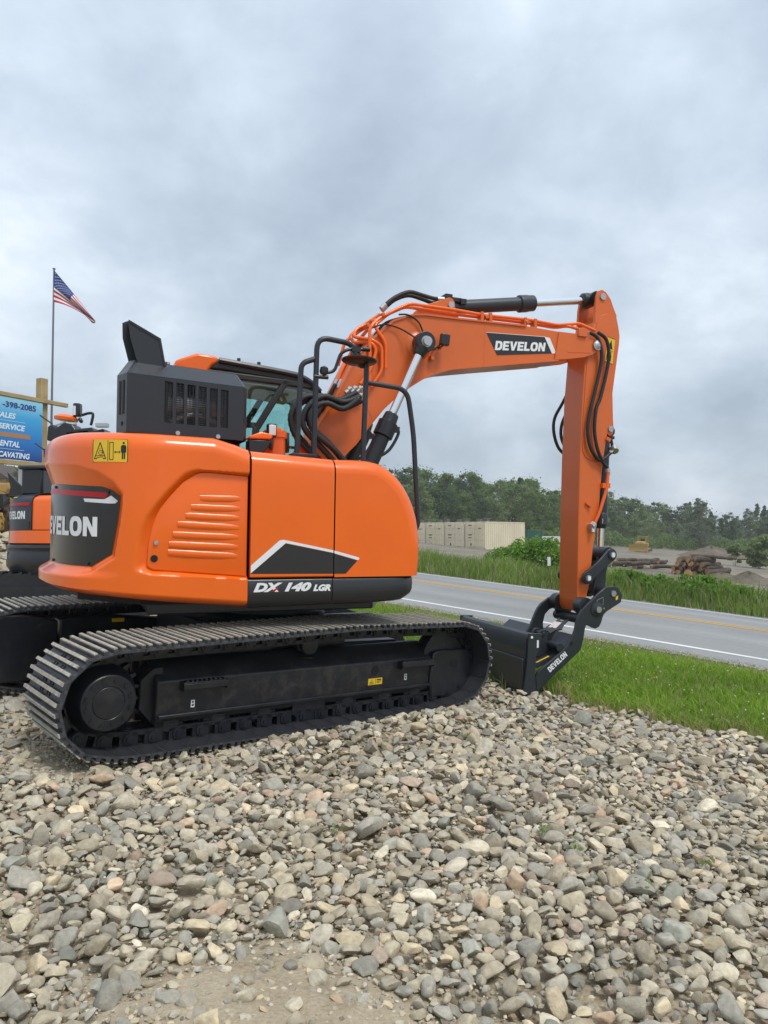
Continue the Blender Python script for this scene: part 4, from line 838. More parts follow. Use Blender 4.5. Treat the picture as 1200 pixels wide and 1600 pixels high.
patch('red_reflector', [[(4.1, 1.806), (3.2, 1.808), (2.423, 1.771), (2.450, 1.738), (3.2, 1.770), (4.1, 1.768)]], surf(-.0475), RED, cw, None, step=.03)
patch('white_arrow', [[(2.661, 1.733), (2.48, 1.728), (2.457, 1.729), (2.405, 1.753), (2.352, 1.718), (2.371, 1.701), (2.42, 1.700), (2.648, 1.710)]], surf(-.0475), WHITE, cw, None, step=.03)
flipw = lambda polys, sr, w: [[(sr+w-x, y) for x, y in reversed(p)] for p in polys]
patch('lettering', flipw(word('DEVELON', 0, 1.478, 1.045, .131), 2.518, 1.045), surf(-.0470), WHITE, cw, None, step=.02)
m = MB()
for s, z in ((2.43, 1.775), (3.15, 1.815), (2.60, 1.295), (3.2, 1.292)): a, b, na, nb = oc(s); m.cyl((a-na*.052, b-nb*.052, z), (a-na*.040, b-nb*.040, z), .010, n=10)
SUB(m, 'bolt', BLACK, cw)
# warning sign on the counterweight
ws = [(2.517, 2.120), (2.262, 2.117), (2.270, 1.972), (2.527, 1.975)]; patch('warning_label', [ws], surf(.0022), YELLOW, cw, None, step=.02)
def sq(u, w): return (2.522-.257*u, 1.974+.145*w)                   # label coordinates 0..1
ip = []
def stroke(pts, t, closed=True):
    pts = pts+[pts[0]] if closed else pts
    for (x0, y0), (x1, y1) in zip(pts, pts[1:]):
        L = math.hypot((x1-x0)*1.77, y1-y0)
        if L < 1e-6: continue
        nx, ny = -(y1-y0)/L*t/1.77, (x1-x0)*1.77/L*t; ip.append([sq(x0-nx, y0-ny), sq(x1-nx, y1-ny), sq(x1+nx, y1+ny), sq(x0+nx, y0+ny)])
stroke([(.01, .01), (.99, .01), (.99, .99), (.01, .99)], .014); stroke([(.46, .02), (.46, .98)], .014, False)
stroke([(.06, .14), (.40, .14), (.23, .88)], .022); stroke([(.10, .28), (.36, .28)], .014, False); stroke([(.18, .40), (.22, .52), (.30, .50), (.31, .36), (.24, .30), (.18, .40)], .013); stroke([(.20, .62), (.21, .56)], .01, False); stroke([(.25, .64), (.25, .58)], .01, False); stroke([(.13, .20), (.33, .22)], .016, False); stroke([(.25, .42), (.34, .42)], .012, False)
stroke([(.51, .10), (.61, .10), (.61, .88), (.51, .88)], .016)
ip += [[sq(.64, .44), sq(.67, .36), sq(.67, .52)], [sq(.80, .44), sq(.77, .52), sq(.77, .36)]]; stroke([(.66, .44), (.78, .44)], .02, False)
ip += [[sq(.885+.030*math.cos(k*pi/5), .85+.055*math.sin(k*pi/5)) for k in range(10)], [sq(.84, .76), sq(.93, .76), sq(.955, .70), sq(.955, .42), sq(.93, .42), sq(.93, .12), sq(.892, .12), sq(.892, .40), sq(.878, .40), sq(.878, .12), sq(.84, .12), sq(.84, .42), sq(.815, .42), sq(.815, .70)]]
patch('label_print', ip, surf(.0032), INK, cw)
# access door with louvres
dr = patch('access_door', [DOOR], surf(-.040), ORANGE, exc, FH, thick=.016)
dr.modifiers.new('bevel', 'BEVEL').width = .006; dr.modifiers['bevel'].segments = 2; dr.modifiers['bevel'].limit_method = 'ANGLE'
for (sl, zl, sr_, zr_) in ((1.790, 1.752, 1.523, 1.752), (1.850, 1.690, 1.524, 1.683), (1.885, 1.632, 1.525, 1.618), (1.935, 1.575, 1.527, 1.553), (1.968, 1.505, 1.530, 1.488), (1.990, 1.440, 1.533, 1.420), (1.996, 1.385, 1.536, 1.358)):
    m = MB(); n = 6; pr = [(0, .018), (.010, .012), (.016, -.004), (.012, -.022), (.0, -.030)]      # (out, dz)
    V = []
    for s in np.linspace(sr_, sl, 5):
        f = (s-sr_)/(sl-sr_); z = zr_+(zl-zr_)*f; k = 1 if .03 < f < .97 else .35
        for o_, dz in pr: V.append(surf(-.034+o_*.55*k)(s, z+dz*(.8 if k < 1 else 1)))
    m.add(V, [(i*5+j, i*5+j+1, (i+1)*5+j+1, (i+1)*5+j) for i in range(4) for j in range(4)]+[(0, 1, 2, 3, 4), (24, 23, 22, 21, 20)]); SUB(m, 'louver', ORANGE, dr, smooth=50)
m = MB(); p_ = surf(-.033)(2.078, 1.445); m.cyl(p_, (p_[0], p_[1]-.012, p_[2]), .017, .014, 14); SUB(m, 'lock', STEEL, dr)
m = MB(); p_ = surf(-.033)(2.088, 1.340); m.cyl(p_, (p_[0], p_[1]-.003, p_[2]), .024, n=18); SUB(m, 'hole', DARK, dr)
# side panels
def side_panel(name, s0, s1, zt0, zt1, zb, mat_, r=.10):
    s_arr = np.linspace(s0, s1, 8); f = (s_arr-s0)/(s1-s0); zt = zt0+(zt1-zt0)*f; cols = []
    prof = [(0, zb, -.045), (0, zb+.004, -.008), (0, zb+.012, 0)]
    V = []
    for s, z in zip(s_arr, zt):
        row = [surf(-.05)(s, zb), surf(-.008)(s, zb+.003), surf(0)(s, zb+.011)]+[surf(0)(s, zb+.011+(z-r-zb-.011)*k/5) for k in range(1, 6)]
        row += [surf(-r*(1-math.cos(p_)))(s, z-r+r*math.sin(p_)) for p_ in np.radians(np.linspace(0, 90, 8)[1:])]+[surf(-.50)(s, z+.012)]
        V.append(row)
    V = np.array(V); V = np.concatenate([V[:1]*1.0, V, V[-1:]*1.0]); V[0, :, 1] += .05; V[-1, :, 1] += .05     # returned edges
    o = grid_mesh(name, V, mat_, exc, FH, smooth=40); return o
mid = side_panel('side_panel', .852, 1.450, 2.052, 2.086, 1.204, ORANGE)
WSTR = [[(1.446, 1.291), (1.246, 1.466), (1.218, 1.470), (.852, 1.396), (.852, 1.378), (1.203, 1.447), (1.446, 1.238)]]
patch('white_stripe', WSTR, surf(.0016), WHITE, mid); patch('black_stripe', [[(1.446, 1.234), (1.446, 1.238), (1.203, 1.4445), (.852, 1.3755), (.852, 1.229)]], surf(.0014), SKIRT, mid)
# front panel: a curved front, its outer edge rounded
FP = [(.358, 2.052), (.50, 2.055), (.592, 2.054), (.650, 2.048), (.715, 2.034), (.778, 2.002), (.833, 1.962), (.885, 1.912), (.924, 1.862), (.965, 1.795), (.995, 1.729), (1.025, 1.640), (1.041, 1.554), (1.052, 1.47), (1.054, 1.405), (1.052, 1.30), (1.042, 1.204)]
FPn = []
for i in range(len(FP)):
    (x0, z0), (x1, z1) = FP[max(i-1, 0)], FP[min(i+1, len(FP)-1)]; l = math.hypot(x1-x0, z1-z0); FPn.append((-(z1-z0)/l, (x1-x0)/l))
r = .105; V = []
for i, ((a, z), (na, nz)) in enumerate(zip(FP, FPn)):
    rr = r; row = []
    for ph in np.linspace(0, 90, 9): q = rr*(1-math.sin(math.radians(ph))); row.append((a-na*q*(1 if i else 0), -BB+rr*(1-math.cos(math.radians(ph)))*1.0, z-nz*q*1.0 if i < len(FP)-1 else z))
    row += [(a, -.45, z)]; V.append(row)
V = np.array(V); fp = grid_mesh('front_panel', V, ORANGE, exc, FH, smooth=55)
m = MB(); side_poly = [(x, z) for x, y, z in V[:, 0, :]]+[(.358, 1.204)]; m.add([(x, -BB, z) for x, z in side_poly], [tuple(range(len(side_poly)))]); 
bot = [(x, -BB, 1.204) for x in (.358, V[-1, 0, 0])]; so = SUB(m, 'side_skin', ORANGE, fp, smooth=0)
patch('white_stripe', [[(.845, 1.3945), (.661, 1.345), (.652, 1.335), (.664, 1.324), (.845, 1.3745)]], surf(.0016), WHITE, fp); patch('black_stripe', [[(.845, 1.372), (.668, 1.3215), (.757, 1.228), (.845, 1.228)]], surf(.0014), SKIRT, fp)
m = MB(); m.bb(1.043, 1.047, -1.08, -.95, 1.26, 1.44); SUB(m, 'tail_lamp', RED, fp)
# dark skirt under the side panels
def skirt(name, plan):
    V = []
    for i, (a, b) in enumerate(plan):
        (x0, y0), (x1, y1) = plan[max(i-1, 0)], plan[min(i+1, len(plan)-1)]; l = math.hypot(x1-x0, y1-y0); na, nb = (y1-y0)/l, -(x1-x0)/l
        zb = float(np.interp(a, [-.3, .3, .75, .92, 1.0], [.994, 1.005, 1.010, 1.028, 1.05]))
        V.append([(a-na*.10, b-nb*.10, zb-.004), (a-na*.045, b-nb*.045, zb), (a-na*.015, b-nb*.015, zb+.022), (a, b, zb+.055), (a, b, 1.186), (a-na*.010, b-nb*.010, 1.197), (a-na*.06, b-nb*.06, 1.198)])
    return grid_mesh(name, np.array(V), SKIRT, exc, FH, smooth=50, flip=True)
sk = skirt('skirt', [(-.262, -1.241), (-.1, -1.241), (.1, -1.241), (.343, -1.241)]); skirt('skirt', [(.349, -1.241), (.6, -1.241), (.82, -1.241)]+[(.86+.17*math.sin(math.radians(p_)), -1.071-.17*math.cos(math.radians(p_))) for p_ in range(10, 91, 10)]+[(1.03, -.4)])
def lett(txt, x, z, w, h, bold, shear, m_, off, nm): V, F = font_polys(txt, 0, 0, w, h, bold, shear); V = V.copy(); V[:, 0] = x-V[:, 0]; V[:, 1] += z; return patch(nm, None, surf(off), m_, sk, None, VF=(V, [f[::-1] for f in F]))
for (txt, x, w, zz, h) in (('DX', 1.425, .205, 1.107, .064), ('140', 1.205, .195, 1.107, .064), ('LGR', .998, .130, 1.106, .048)):
    lett(txt, x+.006, zz-.005, w+.014, h+.010, .085, .30, INK, -.0022, 'lettering_outline'); lett(txt, x, zz, w, h, .06, .30, WHITE, -.0010, 'lettering')  # slightly larger black print outlines the white letters
patch('red_mark', [[(1.300, 1.109), (1.276, 1.109), (1.248, 1.135), (1.262, 1.137)]], surf(-.0002), RED, sk)
# body core, deck and floor
m = MB(); m.prism([(-.95, -1.05), (.90, -1.05), (.90, 1.15), (-.95, 1.15), (-1.35, .6), (-1.35, -.6)], 1.02, 1.95, 2); P(m, 'body_core', DARK)
m = MB(); m.prism([(-1.0, -1.0), (.55, -1.0), (.55, 1.15), (-1.0, 1.15), (-1.42, .5), (-1.42, -.5)], 1.95, 2.06, 2); P(m, 'deck', ORANGE, bevel=.02)
m = MB(); m.prism([(-1.0, -.2), (-.5, -.2), (-.5, 1.0), (-1.0, 1.0), (-1.33, .5), (-1.33, -.0)], 2.06, 2.21, 2); P(m, 'rear_hood', ORANGE, bevel=.05, seg=3)
m = MB(); m.prism([(-.9, -1.0), (.75, -1.0), (.95, -.6), (.95, .9), (.7, 1.1), (-.9, 1.1)], .94, 1.02, 2); P(m, 'swing_frame', UNDER, bevel=.01)
# --- exhaust cover
E0, E1, EB = -1.055, -.235, -.85
ec = MB(); slots = [-.800+k*.0790 for k in range(6)]; swd = .056
zb_e, zt_e = lambda a: 2.205-.022*(a-E0), lambda a: 2.620-.048*(a-E0)
def face(mb, a0, a1, zf0, zf1, d=.012):
    q = [(a0, zf0(a0)), (a1, zf0(a1)), (a1, zf1(a1)), (a0, zf1(a0))]; mb.prism(q, EB, EB+d)
s_lo, s_hi = lambda a: zb_e(a)+.088-.02*(a+.79), lambda a: zt_e(a)-.028-.03*(a+.79)
edges = [E0, -.865]+[x for s in slots for x in (s, s+swd)]+[E1]
face(ec, E0, slots[0], zb_e, zt_e)
for k in range(6):
    a0 = slots[k]; a1 = a0+swd; face(ec, a0, a1, zb_e, s_lo); face(ec, a0, a1, s_hi, zt_e); nx = slots[k+1] if k < 5 else E1; face(ec, a1, nx, zb_e, zt_e)
PE = [(E0, EB), (E1, EB), (E1+.03, EB+.05), (E1+.03, -.10), (-1.085, -.10), (-1.098, -.40), (-1.112, -.66)]
def ring_side(mb, i0, i1, z0f, z1f):
    (a0, b0), (a1, b1) = PE[i0], PE[i1]; mb.add([(a0, b0, z0f(a0)), (a1, b1, z0f(a1)), (a1, b1, z1f(a1)), (a0, b0, z1f(a0))], [(0, 1, 2, 3)])
for i in (1, 2, 3, 4, 5, 6): ring_side(ec, i, (i+1) % 7, zb_e, zt_e)
TI = [(-.995, -.715), (-.275, -.715), (-.255, -.68), (-.255, -.2), (-1.005, -.2), (-1.02, -.40), (-1.035, -.62)]; tz = lambda a: 2.738-.062*(a+1.0)
n7 = 7; ec.add([(a, b, zt_e(a)) for a, b in PE]+[(a, b, tz(a)) for a, b in TI], [(k, (k+1) % 7, 7+(k+1) % 7, 7+k) for k in range(7)]+[tuple(range(7, 14))])
ex = P(ec, 'exhaust_cover', GREY, smooth=25)
m = MB()                                                # expanded-metal screen behind the slots
for k in range(46): 
    z = 2.235+k*.0077; m.bar((-.81, EB+.016, z), (-.33, EB+.016, z-.02+(-.010 if k % 2 else .010)), .0035, .0035)
for k in range(44):
    a = -.80+k*.0115; m.bar((a, EB+.018, 2.23), (a+.004*(1 if k % 2 else -1), EB+.018, 2.585-.04*(a+.80)), .003, .003)
SUB(m, 'screen', BLACK, ex, smooth=0)
m = MB(); m.bb(-1.02, -.26, EB+.30, EB+.32, 2.20, 2.60); SUB(m, 'inner_wall', DARK, ex)
m = MB(); m.lathe((-.78, EB+.15, 2.44), (1, 0, 0), [(0, .02), (.01, .09), (.2, .095), (.21, .07), (.42, .075), (.45, .03)], 20); m.tube([(-.75, EB+.08, 2.30), (-.6, EB+.07, 2.36), (-.45, EB+.09, 2.33), (-.36, EB+.1, 2.25)], .022); SUB(m, 'muffler', STEEL, ex, smooth=60)
m = MB()
for k in (0, 1):
    for j in range(1): pass
def rear_pt(t, z): (a0, b0), (a1, b1) = PE[0], PE[6]; return (a0+(a1-a0)*t, b0+(b1-b0)*t, z)
for t in (.22, .56):
    q = [rear_pt(t, 2.335), rear_pt(t+.19, 2.335), rear_pt(t+.19, 2.575), rear_pt(t, 2.575)]; q = [(x-.002, y-.001, z) for x, y, z in q]; m.add(q, [(0, 1, 2, 3)])
c = rear_pt(.45, 2.27); m.cyl((c[0]+.002, c[1], c[2]), (c[0]-.003, c[1]-.001, c[2]), .016, n=14); SUB(m, 'rear_slot', DARK, ex, smooth=0)
m = MB()
for a, z in ((-.705, 2.215), (-.42, 2.205)): m.cyl((a, EB, z), (a, EB-.010, z), .016, n=12)
m.cyl((-.86, -.72, 2.735), (-.86, -.72, 2.752), .02, n=10); m.cyl((-.77, -.70, 2.725), (-.77, -.70, 2.742), .02, n=10); SUB(m, 'bolt', STEEL, ex)
# slanted exhaust stack with an open mouth facing back
st = MB(); b0, b1 = -.74, -.56
nearp = [(-1.046, 3.007), (-.829, 2.895), (-.786, 2.70), (-.975, 2.70), (-1.030, 2.890), (-1.040, 2.960)]; farp = [(-1.036, 3.050), (-.829, 2.935), (-.786, 2.70), (-1.02, 2.70), (-1.076, 2.915), (-1.080, 3.025)]
st.add([(a, b0, z) for a, z in nearp]+[(a, b1, z) for a, z in farp], [(0, 1, 2, 3, 4, 5), (11, 10, 9, 8, 7, 6), (0, 1, 7, 6), (1, 2, 8, 7)])
stk = P(st, 'exhaust_stack', GREY, smooth=0); s_ = stk.modifiers.new('solid', 'SOLIDIFY'); s_.thickness = .014; s_.offset = -1
m = MB(); m.bb(-.90, -.84, b0+.02, b1-.02, 2.72, 2.90); SUB(m, 'inner_baffle', DARK, stk)
m = MB(); m.prism([(-1.046, 2.999), (-.836, 2.890), (-.796, 2.70), (-.784, 2.70), (-.823, 2.901), (-1.046, 3.014)], b0-.008, b0+.002); SUB(m, 'edge_flange', GREY, stk)
# --- cab
CB0, CB1 = .25, 1.18
roof = [(-.60, 2.93), (-.42, 3.00), (-.24, 2.995), (.35, 2.935), (.48, 2.912), (.55, 2.888), (.62, 2.842), (.68, 2.787), (.66, 2.76), (.54, 2.80), (.35, 2.845), (-.24, 2.90), (-.58, 2.88)]
m = MB(); m.prism(roof, CB0, CB1); cab = P(m, 'cab', BROWNDARK, bevel=.02)
m = MB(); m.prism([(-.62, 2.88), (-.61, 2.945), (-.43, 3.022), (-.255, 3.008), (-.24, 2.965), (-.30, 2.93), (-.34, 2.86)], CB0-.025, CB1+.02); SUB(m, 'roof_cap', ORANGE, cab, bevel=.03, seg=3)
m = MB(); m.tube([(-.24, CB0-.012, 2.978), (.36, CB0-.012, 2.920), (.50, CB0-.01, 2.893), (.60, CB0-.008, 2.845), (.68, CB0-.005, 2.775)], .026, 8); SUB(m, 'roof_rail', GREY, cab)
m = MB(); m.prism([(-.5, 2.84), (.32, 2.800), (.56, 2.765), (.56, 2.76), (.32, 2.79), (-.5, 2.83)], CB0+.05, CB1-.05); SUB(m, 'headliner', BEIGE, cab)
pil = MB()
for b in (CB0, CB1-.06):
    bi = b+.03
    pil.bar((.66, bi, 2.80), (.80, bi, 2.0), .06, .075, (0, 1, 0)); pil.bar((-.56, bi, 2.90), (-.62, bi, 2.0), .06, .10, (0, 1, 0))
    pil.bar((.37, bi, 2.86), (.10, bi, 2.40), .055, .085, (0, 1, 0)); pil.bar((.10, bi, 2.42), (.08, bi, 2.0), .055, .085, (0, 1, 0))
    pil.bar((-.6, bi, 2.44), (.12, bi, 2.435), .05, .035, (0, 1, 0)); pil.bar((-.62, bi, 2.06), (.80, bi, 2.04), .06, .12, (0, 1, 0)); pil.bar((-.58, bi, 2.88), (.62, bi, 2.82), .055, .085, (0, 1, 0))
pil.bar((.30, CB1-.03, 2.36), (.72, CB1-.03, 2.33), .03, .022, (0, 1, 0))
for z, a in ((2.84, .63), (2.05, .79)): pil.bar((a, CB0, z), (a, CB1, z), .06, .06)
for z, a in ((2.88, -.57), (2.08, -.61), (2.44, -.60)): pil.bar((a, CB0, z), (a, CB1, z), .06, .07)
SUB(pil, 'pillar', BROWNDARK, cab, bevel=.012)
for b, g in ((CB0+.012, GLASSDK), (CB1-.016, GLASS)):
    m = MB(); m.prism([(.645, 2.80), (.78, 2.06), (-.60, 2.08), (-.55, 2.87)], b, b+.005); SUB(m, 'side_window', g, cab, smooth=0)
m = MB(); m.add([(-.57, CB0+.03, 2.88), (-.57, CB1-.03, 2.88), (-.61, CB1-.03, 2.08), (-.61, CB0+.03, 2.08)], [(0, 1, 2, 3)]); SUB(m, 'rear_window', GLASS, cab, smooth=0)
m = MB(); m.add([(.66, CB0+.03, 2.82), (.66, CB1-.03, 2.82), (.80, CB1-.03, 2.06), (.80, CB0+.03, 2.06)], [(0, 1, 2, 3)]); SUB(m, 'windscreen', GLASS, cab, smooth=0)
m = MB(); m.prism([(-.32, 2.05), (.16, 2.05), (.18, 2.16), (-.20, 2.18), (-.30, 2.58), (-.40, 2.58)], .50, .95); m.bb(-.37, -.29, .62, .82, 2.56, 2.72); SUB(m, 'seat', BLACK, cab, bevel=.03)
m = MB(); m.tube([(.30, .75, 2.06), (.34, .75, 2.32), (.30, .75, 2.42)], .012); m.bb(.40, .44, .40, .62, 2.22, 2.40); m.prism([(.24, 2.79), (.36, 2.775), (.38, 2.745), (.26, 2.755)], .48, .54); SUB(m, 'controls', BLACK, cab)
m = MB()
for a in (-.06, .12): m.cyl((a, CB0+.04, 2.97-.1*(a+.06)), (a, CB0+.04, 3.02-.1*(a+.06)), .016, n=8)
SUB(m, 'roof_bolt', BROWNDARK, cab)
m = MB(); m.bb(-.62, .80, CB0+.01, CB1, 1.5, 2.04); SUB(m, 'lower_wall', BLACK, cab)
# --- deck fittings on the right
m = MB(); m.lathe((.085, -.5, 2.05), (0, 0, 1), [(0, .085), (.20, .085), (.205, .098), (.25, .098), (.255, .085), (.262, .085), (.262, .05), (.285, .045), (.29, .02)], 20); P(m, 'tank_filler', ORANGE)
m = MB(); m.prism([(-.195, 2.205), (-.185, 2.225), (-.105, 2.258), (-.03, 2.247), (-.012, 2.225), (-.03, 2.205)], -.86, -.70); mc = P(m, 'mirror_cap', ORANGE, bevel=.018, seg=3)
m = MB(); m.prism([(-.19, 2.20), (-.02, 2.20), (-.035, 2.16), (-.08, 2.10), (-.19, 2.10)], -.85, -.71); SUB(m, 'mirror_body', BLACK, mc, bevel=.01)
m = MB(); m.box((.035, -.60, 2.30), (.075, .06, .105)); m.bb(.02, .05, -.60, -.57, 2.15, 2.26); wl = P(m, 'work_light', BLACK, bevel=.012)
m = MB(); m.box((.035, -.632, 2.30), (.056, .008, .080)); SUB(m, 'lens', LAMPW, wl, bevel=.004)
# hand rails
m = MB(); m.bb(.10, .295, -1.00, -.88, 2.078, 2.100); hb = P(m, 'rail_base', GREY, bevel=.004)
b = -.95
m = MB(); m.tube(fillet([(.145, b, 2.08), (.168, b, 2.775), (.270, b, 2.815)], .11, 6), .021, 10, sm=1); m.tube(fillet([(.275, b, 2.08), (.287, b, 2.985), (.560, b+.02, 2.965), (.645, b+.05, 2.885), (.66, b+.06, 2.80)], .10, 6), .021, 10, sm=1); P(m, 'hand_rail', GREY, smooth=60)
m = MB(); m.tube([(.668, b, 2.04), (.686, b, 2.80)], .021, 10, sm=1); m.tube(fillet([(.690, b, 2.672), (1.03, b, 2.647), (1.090, b, 2.30), (1.135, b-.02, 1.56), (1.03, b, 1.46)], .10, 7), .020, 10, sm=1); m.tube([(.66, b+.06, 2.81), (.685, b, 2.80)], .02, 8, sm=1); P(m, 'hand_rail', GREY, smooth=60)
# round mirror on its arm
m = MB(); m.tube(fillet([(.265, b-.01, 2.683), (.375, b-.01, 2.684)], .01), .016, 8, sm=1); m.tube(fillet([(.345, b-.01, 2.683), (.352, b-.01, 2.715), (.425, b-.01, 2.735), (.470, b-.01, 2.875), (.53, b-.01, 2.912), (.700, b-.01, 2.925)], .05, 5), .013, 8, sm=1); m.tube([(.65, b-.01, 2.925), (.705, b-.01, 2.927)], .019, 8, sm=1)
ma = P(m, 'mirror_arm', BLACK, smooth=60)
m = MB(); m.lathe((.62, b-.02, 2.835), (.06, .07, 1), [(-.018, .03), (-.016, .125), (-.008, .137), (0, .137), (.012, .10), (.020, .03)], 28); m.cyl((.60, b-.015, 2.85), (.585, b-.01, 2.905), .022, n=10); m.box((.59, b-.01, 2.915), (.07, .05, .04)); SUB(m, 'mirror', BLACK, ma, smooth=40)
m = MB(); m.lathe((.342, b-.01, 2.735), (.1, 0, 1), [(-.03, .025), (-.01, .034), (.02, .03), (.033, .01)], 12); SUB(m, 'clamp_cap', BLACK, ma)
# --- boom
BOOM = [(.40, 1.62), (.62, 1.70), (.70, 2.05), (.755, 2.147), (.88, 2.273), (.996, 2.428), (1.133, 2.596), (1.274, 2.729), (1.376, 2.803), (1.5, 2.885), (1.60, 2.937), (1.669, 2.965), (1.79, 3.000), (1.929, 3.023), (2.152, 3.060), (2.95, 3.186), (3.05, 3.205), (3.05, 3.466), (2.58, 3.487), (1.81, 3.475), (1.53, 3.475), (1.416, 3.463), (1.344, 3.439), (1.211, 3.386), (1.111, 3.291), (1.0, 3.185), (.876, 3.043), (.697, 2.686), (.623, 2.543), (.526, 2.373), (.36, 2.02), (.28, 1.75)]
m = MB(); m.prism(BOOM, -.185, .185); boom = P(m, 'boom', ORANGE2, bevel=.006)
BH = .2
def flange(pts, t=.012, w=.20):                          # flange plates that overhang the webs
    mb = MB()
    n = []
    for i in range(len(pts)):
        (x0, z0), (x1, z1) = pts[max(i-1, 0)], pts[min(i+1, len(pts)-1)]; l = math.hypot(x1-x0, z1-z0); n.append((-(z1-z0)/l, (x1-x0)/l))
    V = []
    for (x, z), (nx, nz) in zip(pts, n): V += [(x-nx*t, -w, z-nz*t), (x-nx*t, w, z-nz*t), (x+nx*t*.4, w, z+nz*t*.4), (x+nx*t*.4, -w, z+nz*t*.4)]
    mb.add(V, [(i*4+a, i*4+(a+1) % 4, (i+1)*4+(a+1) % 4, (i+1)*4+a) for i in range(len(pts)-1) for a in range(4)]+[(0, 1, 2, 3), tuple(len(V)-4+k for k in (3, 2, 1, 0))]); return mb
i0 = BOOM.index((.755, 2.147)); i1 = BOOM.index((2.95, 3.186)); SUB(flange([p for p in reversed(BOOM[i0:i1+1])]), 'lower_flange', ORANGE2, boom, smooth=30)
j0 = BOOM.index((2.58, 3.487)); j1 = BOOM.index((.36, 2.02)); SUB(flange([p for p in reversed(BOOM[j0:j1+1])]), 'upper_flange', ORANGE2, boom, smooth=30)
TIPP = [(2.90, 3.185), (3.035, 3.202), (3.24, 3.24), (3.34, 3.275), (3.401, 3.315), (3.422, 3.365), (3.414, 3.40), (3.37, 3.427), (3.256, 3.447), (3.199, 3.468), (2.95, 3.468)]
m = MB(); m.prism(TIPP, -.202, -.168); m.prism(TIPP, .168, .202); SUB(m, 'boom_fork', ORANGE2, boom, bevel=.005)
m = MB(); m.prism([(3.05, 3.285), (3.2, 3.295), (3.33, 3.30), (3.32, 3.292), (3.2, 3.285), (3.05, 3.272)], -.205, -.199)
for a, z0, z1 in ((2.135, 3.068, 3.47), (2.955, 3.20, 3.46)): m.bb(a-.003, a+.003, -.187, -.184, z0, z1)
m.bar((.93, -.185, 2.70), (1.03, -.185, 2.50), .006, .004); SUB(m, 'weld', ORANGE2, boom)
m = MB(); m.cyl((3.388, -.218, 3.373), (3.388, .218, 3.373), .036, n=20); m.lathe((3.388, -.218, 3.373), (0, -1, 0), [(-.002, .05), (.006, .05), (.006, .036), (.012, .03)], 20); m.cyl((1.459, -.40, 3.187), (1.459, .40, 3.187), .040, n=20); SUB(m, 'pin', STEEL, boom, smooth=50)
m = MB(); m.lathe((1.459, -.19, 3.187), (0, -1, 0), [(-.01, .13), (.004, .12), (.02, .07)], 24); SUB(m, 'boss', ORANGE2, boom, smooth=50)
lug = [(1.44, 3.47), (1.56, 3.585), (1.684, 3.634), (1.775, 3.672), (1.803, 3.682), (1.835, 3.672), (1.856, 3.645), (1.86, 3.60), (1.90, 3.50), (1.95, 3.48)]
m = MB(); m.prism(lug, -.115, -.085); m.prism(lug, .085, .115); SUB(m, 'cylinder_lug', ORANGE2, boom, bevel=.004)
m = MB(); m.cyl((1.815, -.130, 3.613), (1.815, .130, 3.613), .030, n=18); SUB(m, 'pin', STEEL, boom, smooth=50)
bm_ = lambda poly, name, m_, b_: SUB(MB().prism(poly, b_-.002, b_), name, m_, boom, smooth=0)
DEC = [(2.154, 3.376), (2.796, 3.400), (2.878, 3.250), (2.271, 3.176)]
bm_(DEC, 'name_plate', SKIRT, -.1862); bm_([(2.790, 3.4005), (2.849, 3.398), (2.924, 3.254), (2.876, 3.2485)], 'white_arrow', WHITE, -.1864); SUB(MB().prism([(2.150, 3.380), (2.80, 3.4045), (2.80, 3.400), (2.154, 3.3755)], -.1868, -.185), 'white_edge', WHITE, boom, smooth=0)
pl_ = word('DEVELON', 0, 0, 1, 1); tf = lambda x, y: (2.256+x*.548+.012*y-.012, -.1890, 3.221+.040*x+(.088-.004*x)*y)
patch('lettering', pl_, tf, WHITE, boom, None)
# work light on the boom
m = MB(); m.box((1.672, -.29, 3.238), (.085, .05, .10), Matrix.Rotation(.12, 3, 'Y')); m.bar((1.665, -.28, 3.19), (1.62, -.20, 3.155), .02, .012); wl = SUB(m, 'work_light', BLACK, boom, bevel=.012)
m = MB(); m.bar((1.64, -.21, 3.165), (1.573, -.21, 3.085), .04, .03); m.cyl((1.583, -.24, 3.075), (1.583, -.18, 3.075), .02, n=10); m.bar((1.60, -.22, 3.17), (1.67, -.22, 3.18), .03, .03); SUB(m, 'light_bracket', ORANGE2, boom, bevel=.004)
# oil pipes and hoses on the boom
pm = MB(); g = lambda pts, r=.016, rr=.05: pm.tube(fillet(pts, rr, 5), r, 8, sm=1)
g([(.985, -.218, 2.78), (.986, -.218, 3.05), (.985, -.200, 3.295), (1.09, -.165, 3.40), (1.30, -.16, 3.52), (1.384, -.155, 3.563), (1.81, -.155, 3.560), (2.14, -.155, 3.545), (2.637, -.155, 3.556), (2.95, -.155, 3.538), (3.12, -.16, 3.566), (3.20, -.17, 3.580), (3.36, -.21, 3.515)])
g([(1.00, -.222, 2.77), (1.10, -.222, 2.924), (1.095, -.222, 3.14), (1.0, -.215, 3.19), (.87, -.10, 3.222), (.905, -.06, 3.30), (1.10, -.05, 3.412), (1.20, -.06, 3.47)])
g([(1.135, -.218, 2.95), (1.135, -.218, 3.172), (1.030, -.19, 3.32), (1.19, -.12, 3.458), (1.36, -.11, 3.545), (1.81, -.115, 3.530), (2.64, -.115, 3.535), (2.95, -.125, 3.52), (3.08, -.16, 3.545), (3.28, -.205, 3.490)])
g([(.90, -.222, 2.79), (1.0, -.222, 2.935), (1.045, -.222, 3.10), (1.0, -.215, 3.165), (.90, -.03, 3.19), (.87, .0, 3.25), (1.0, .02, 3.36), (1.16, .02, 3.48)])
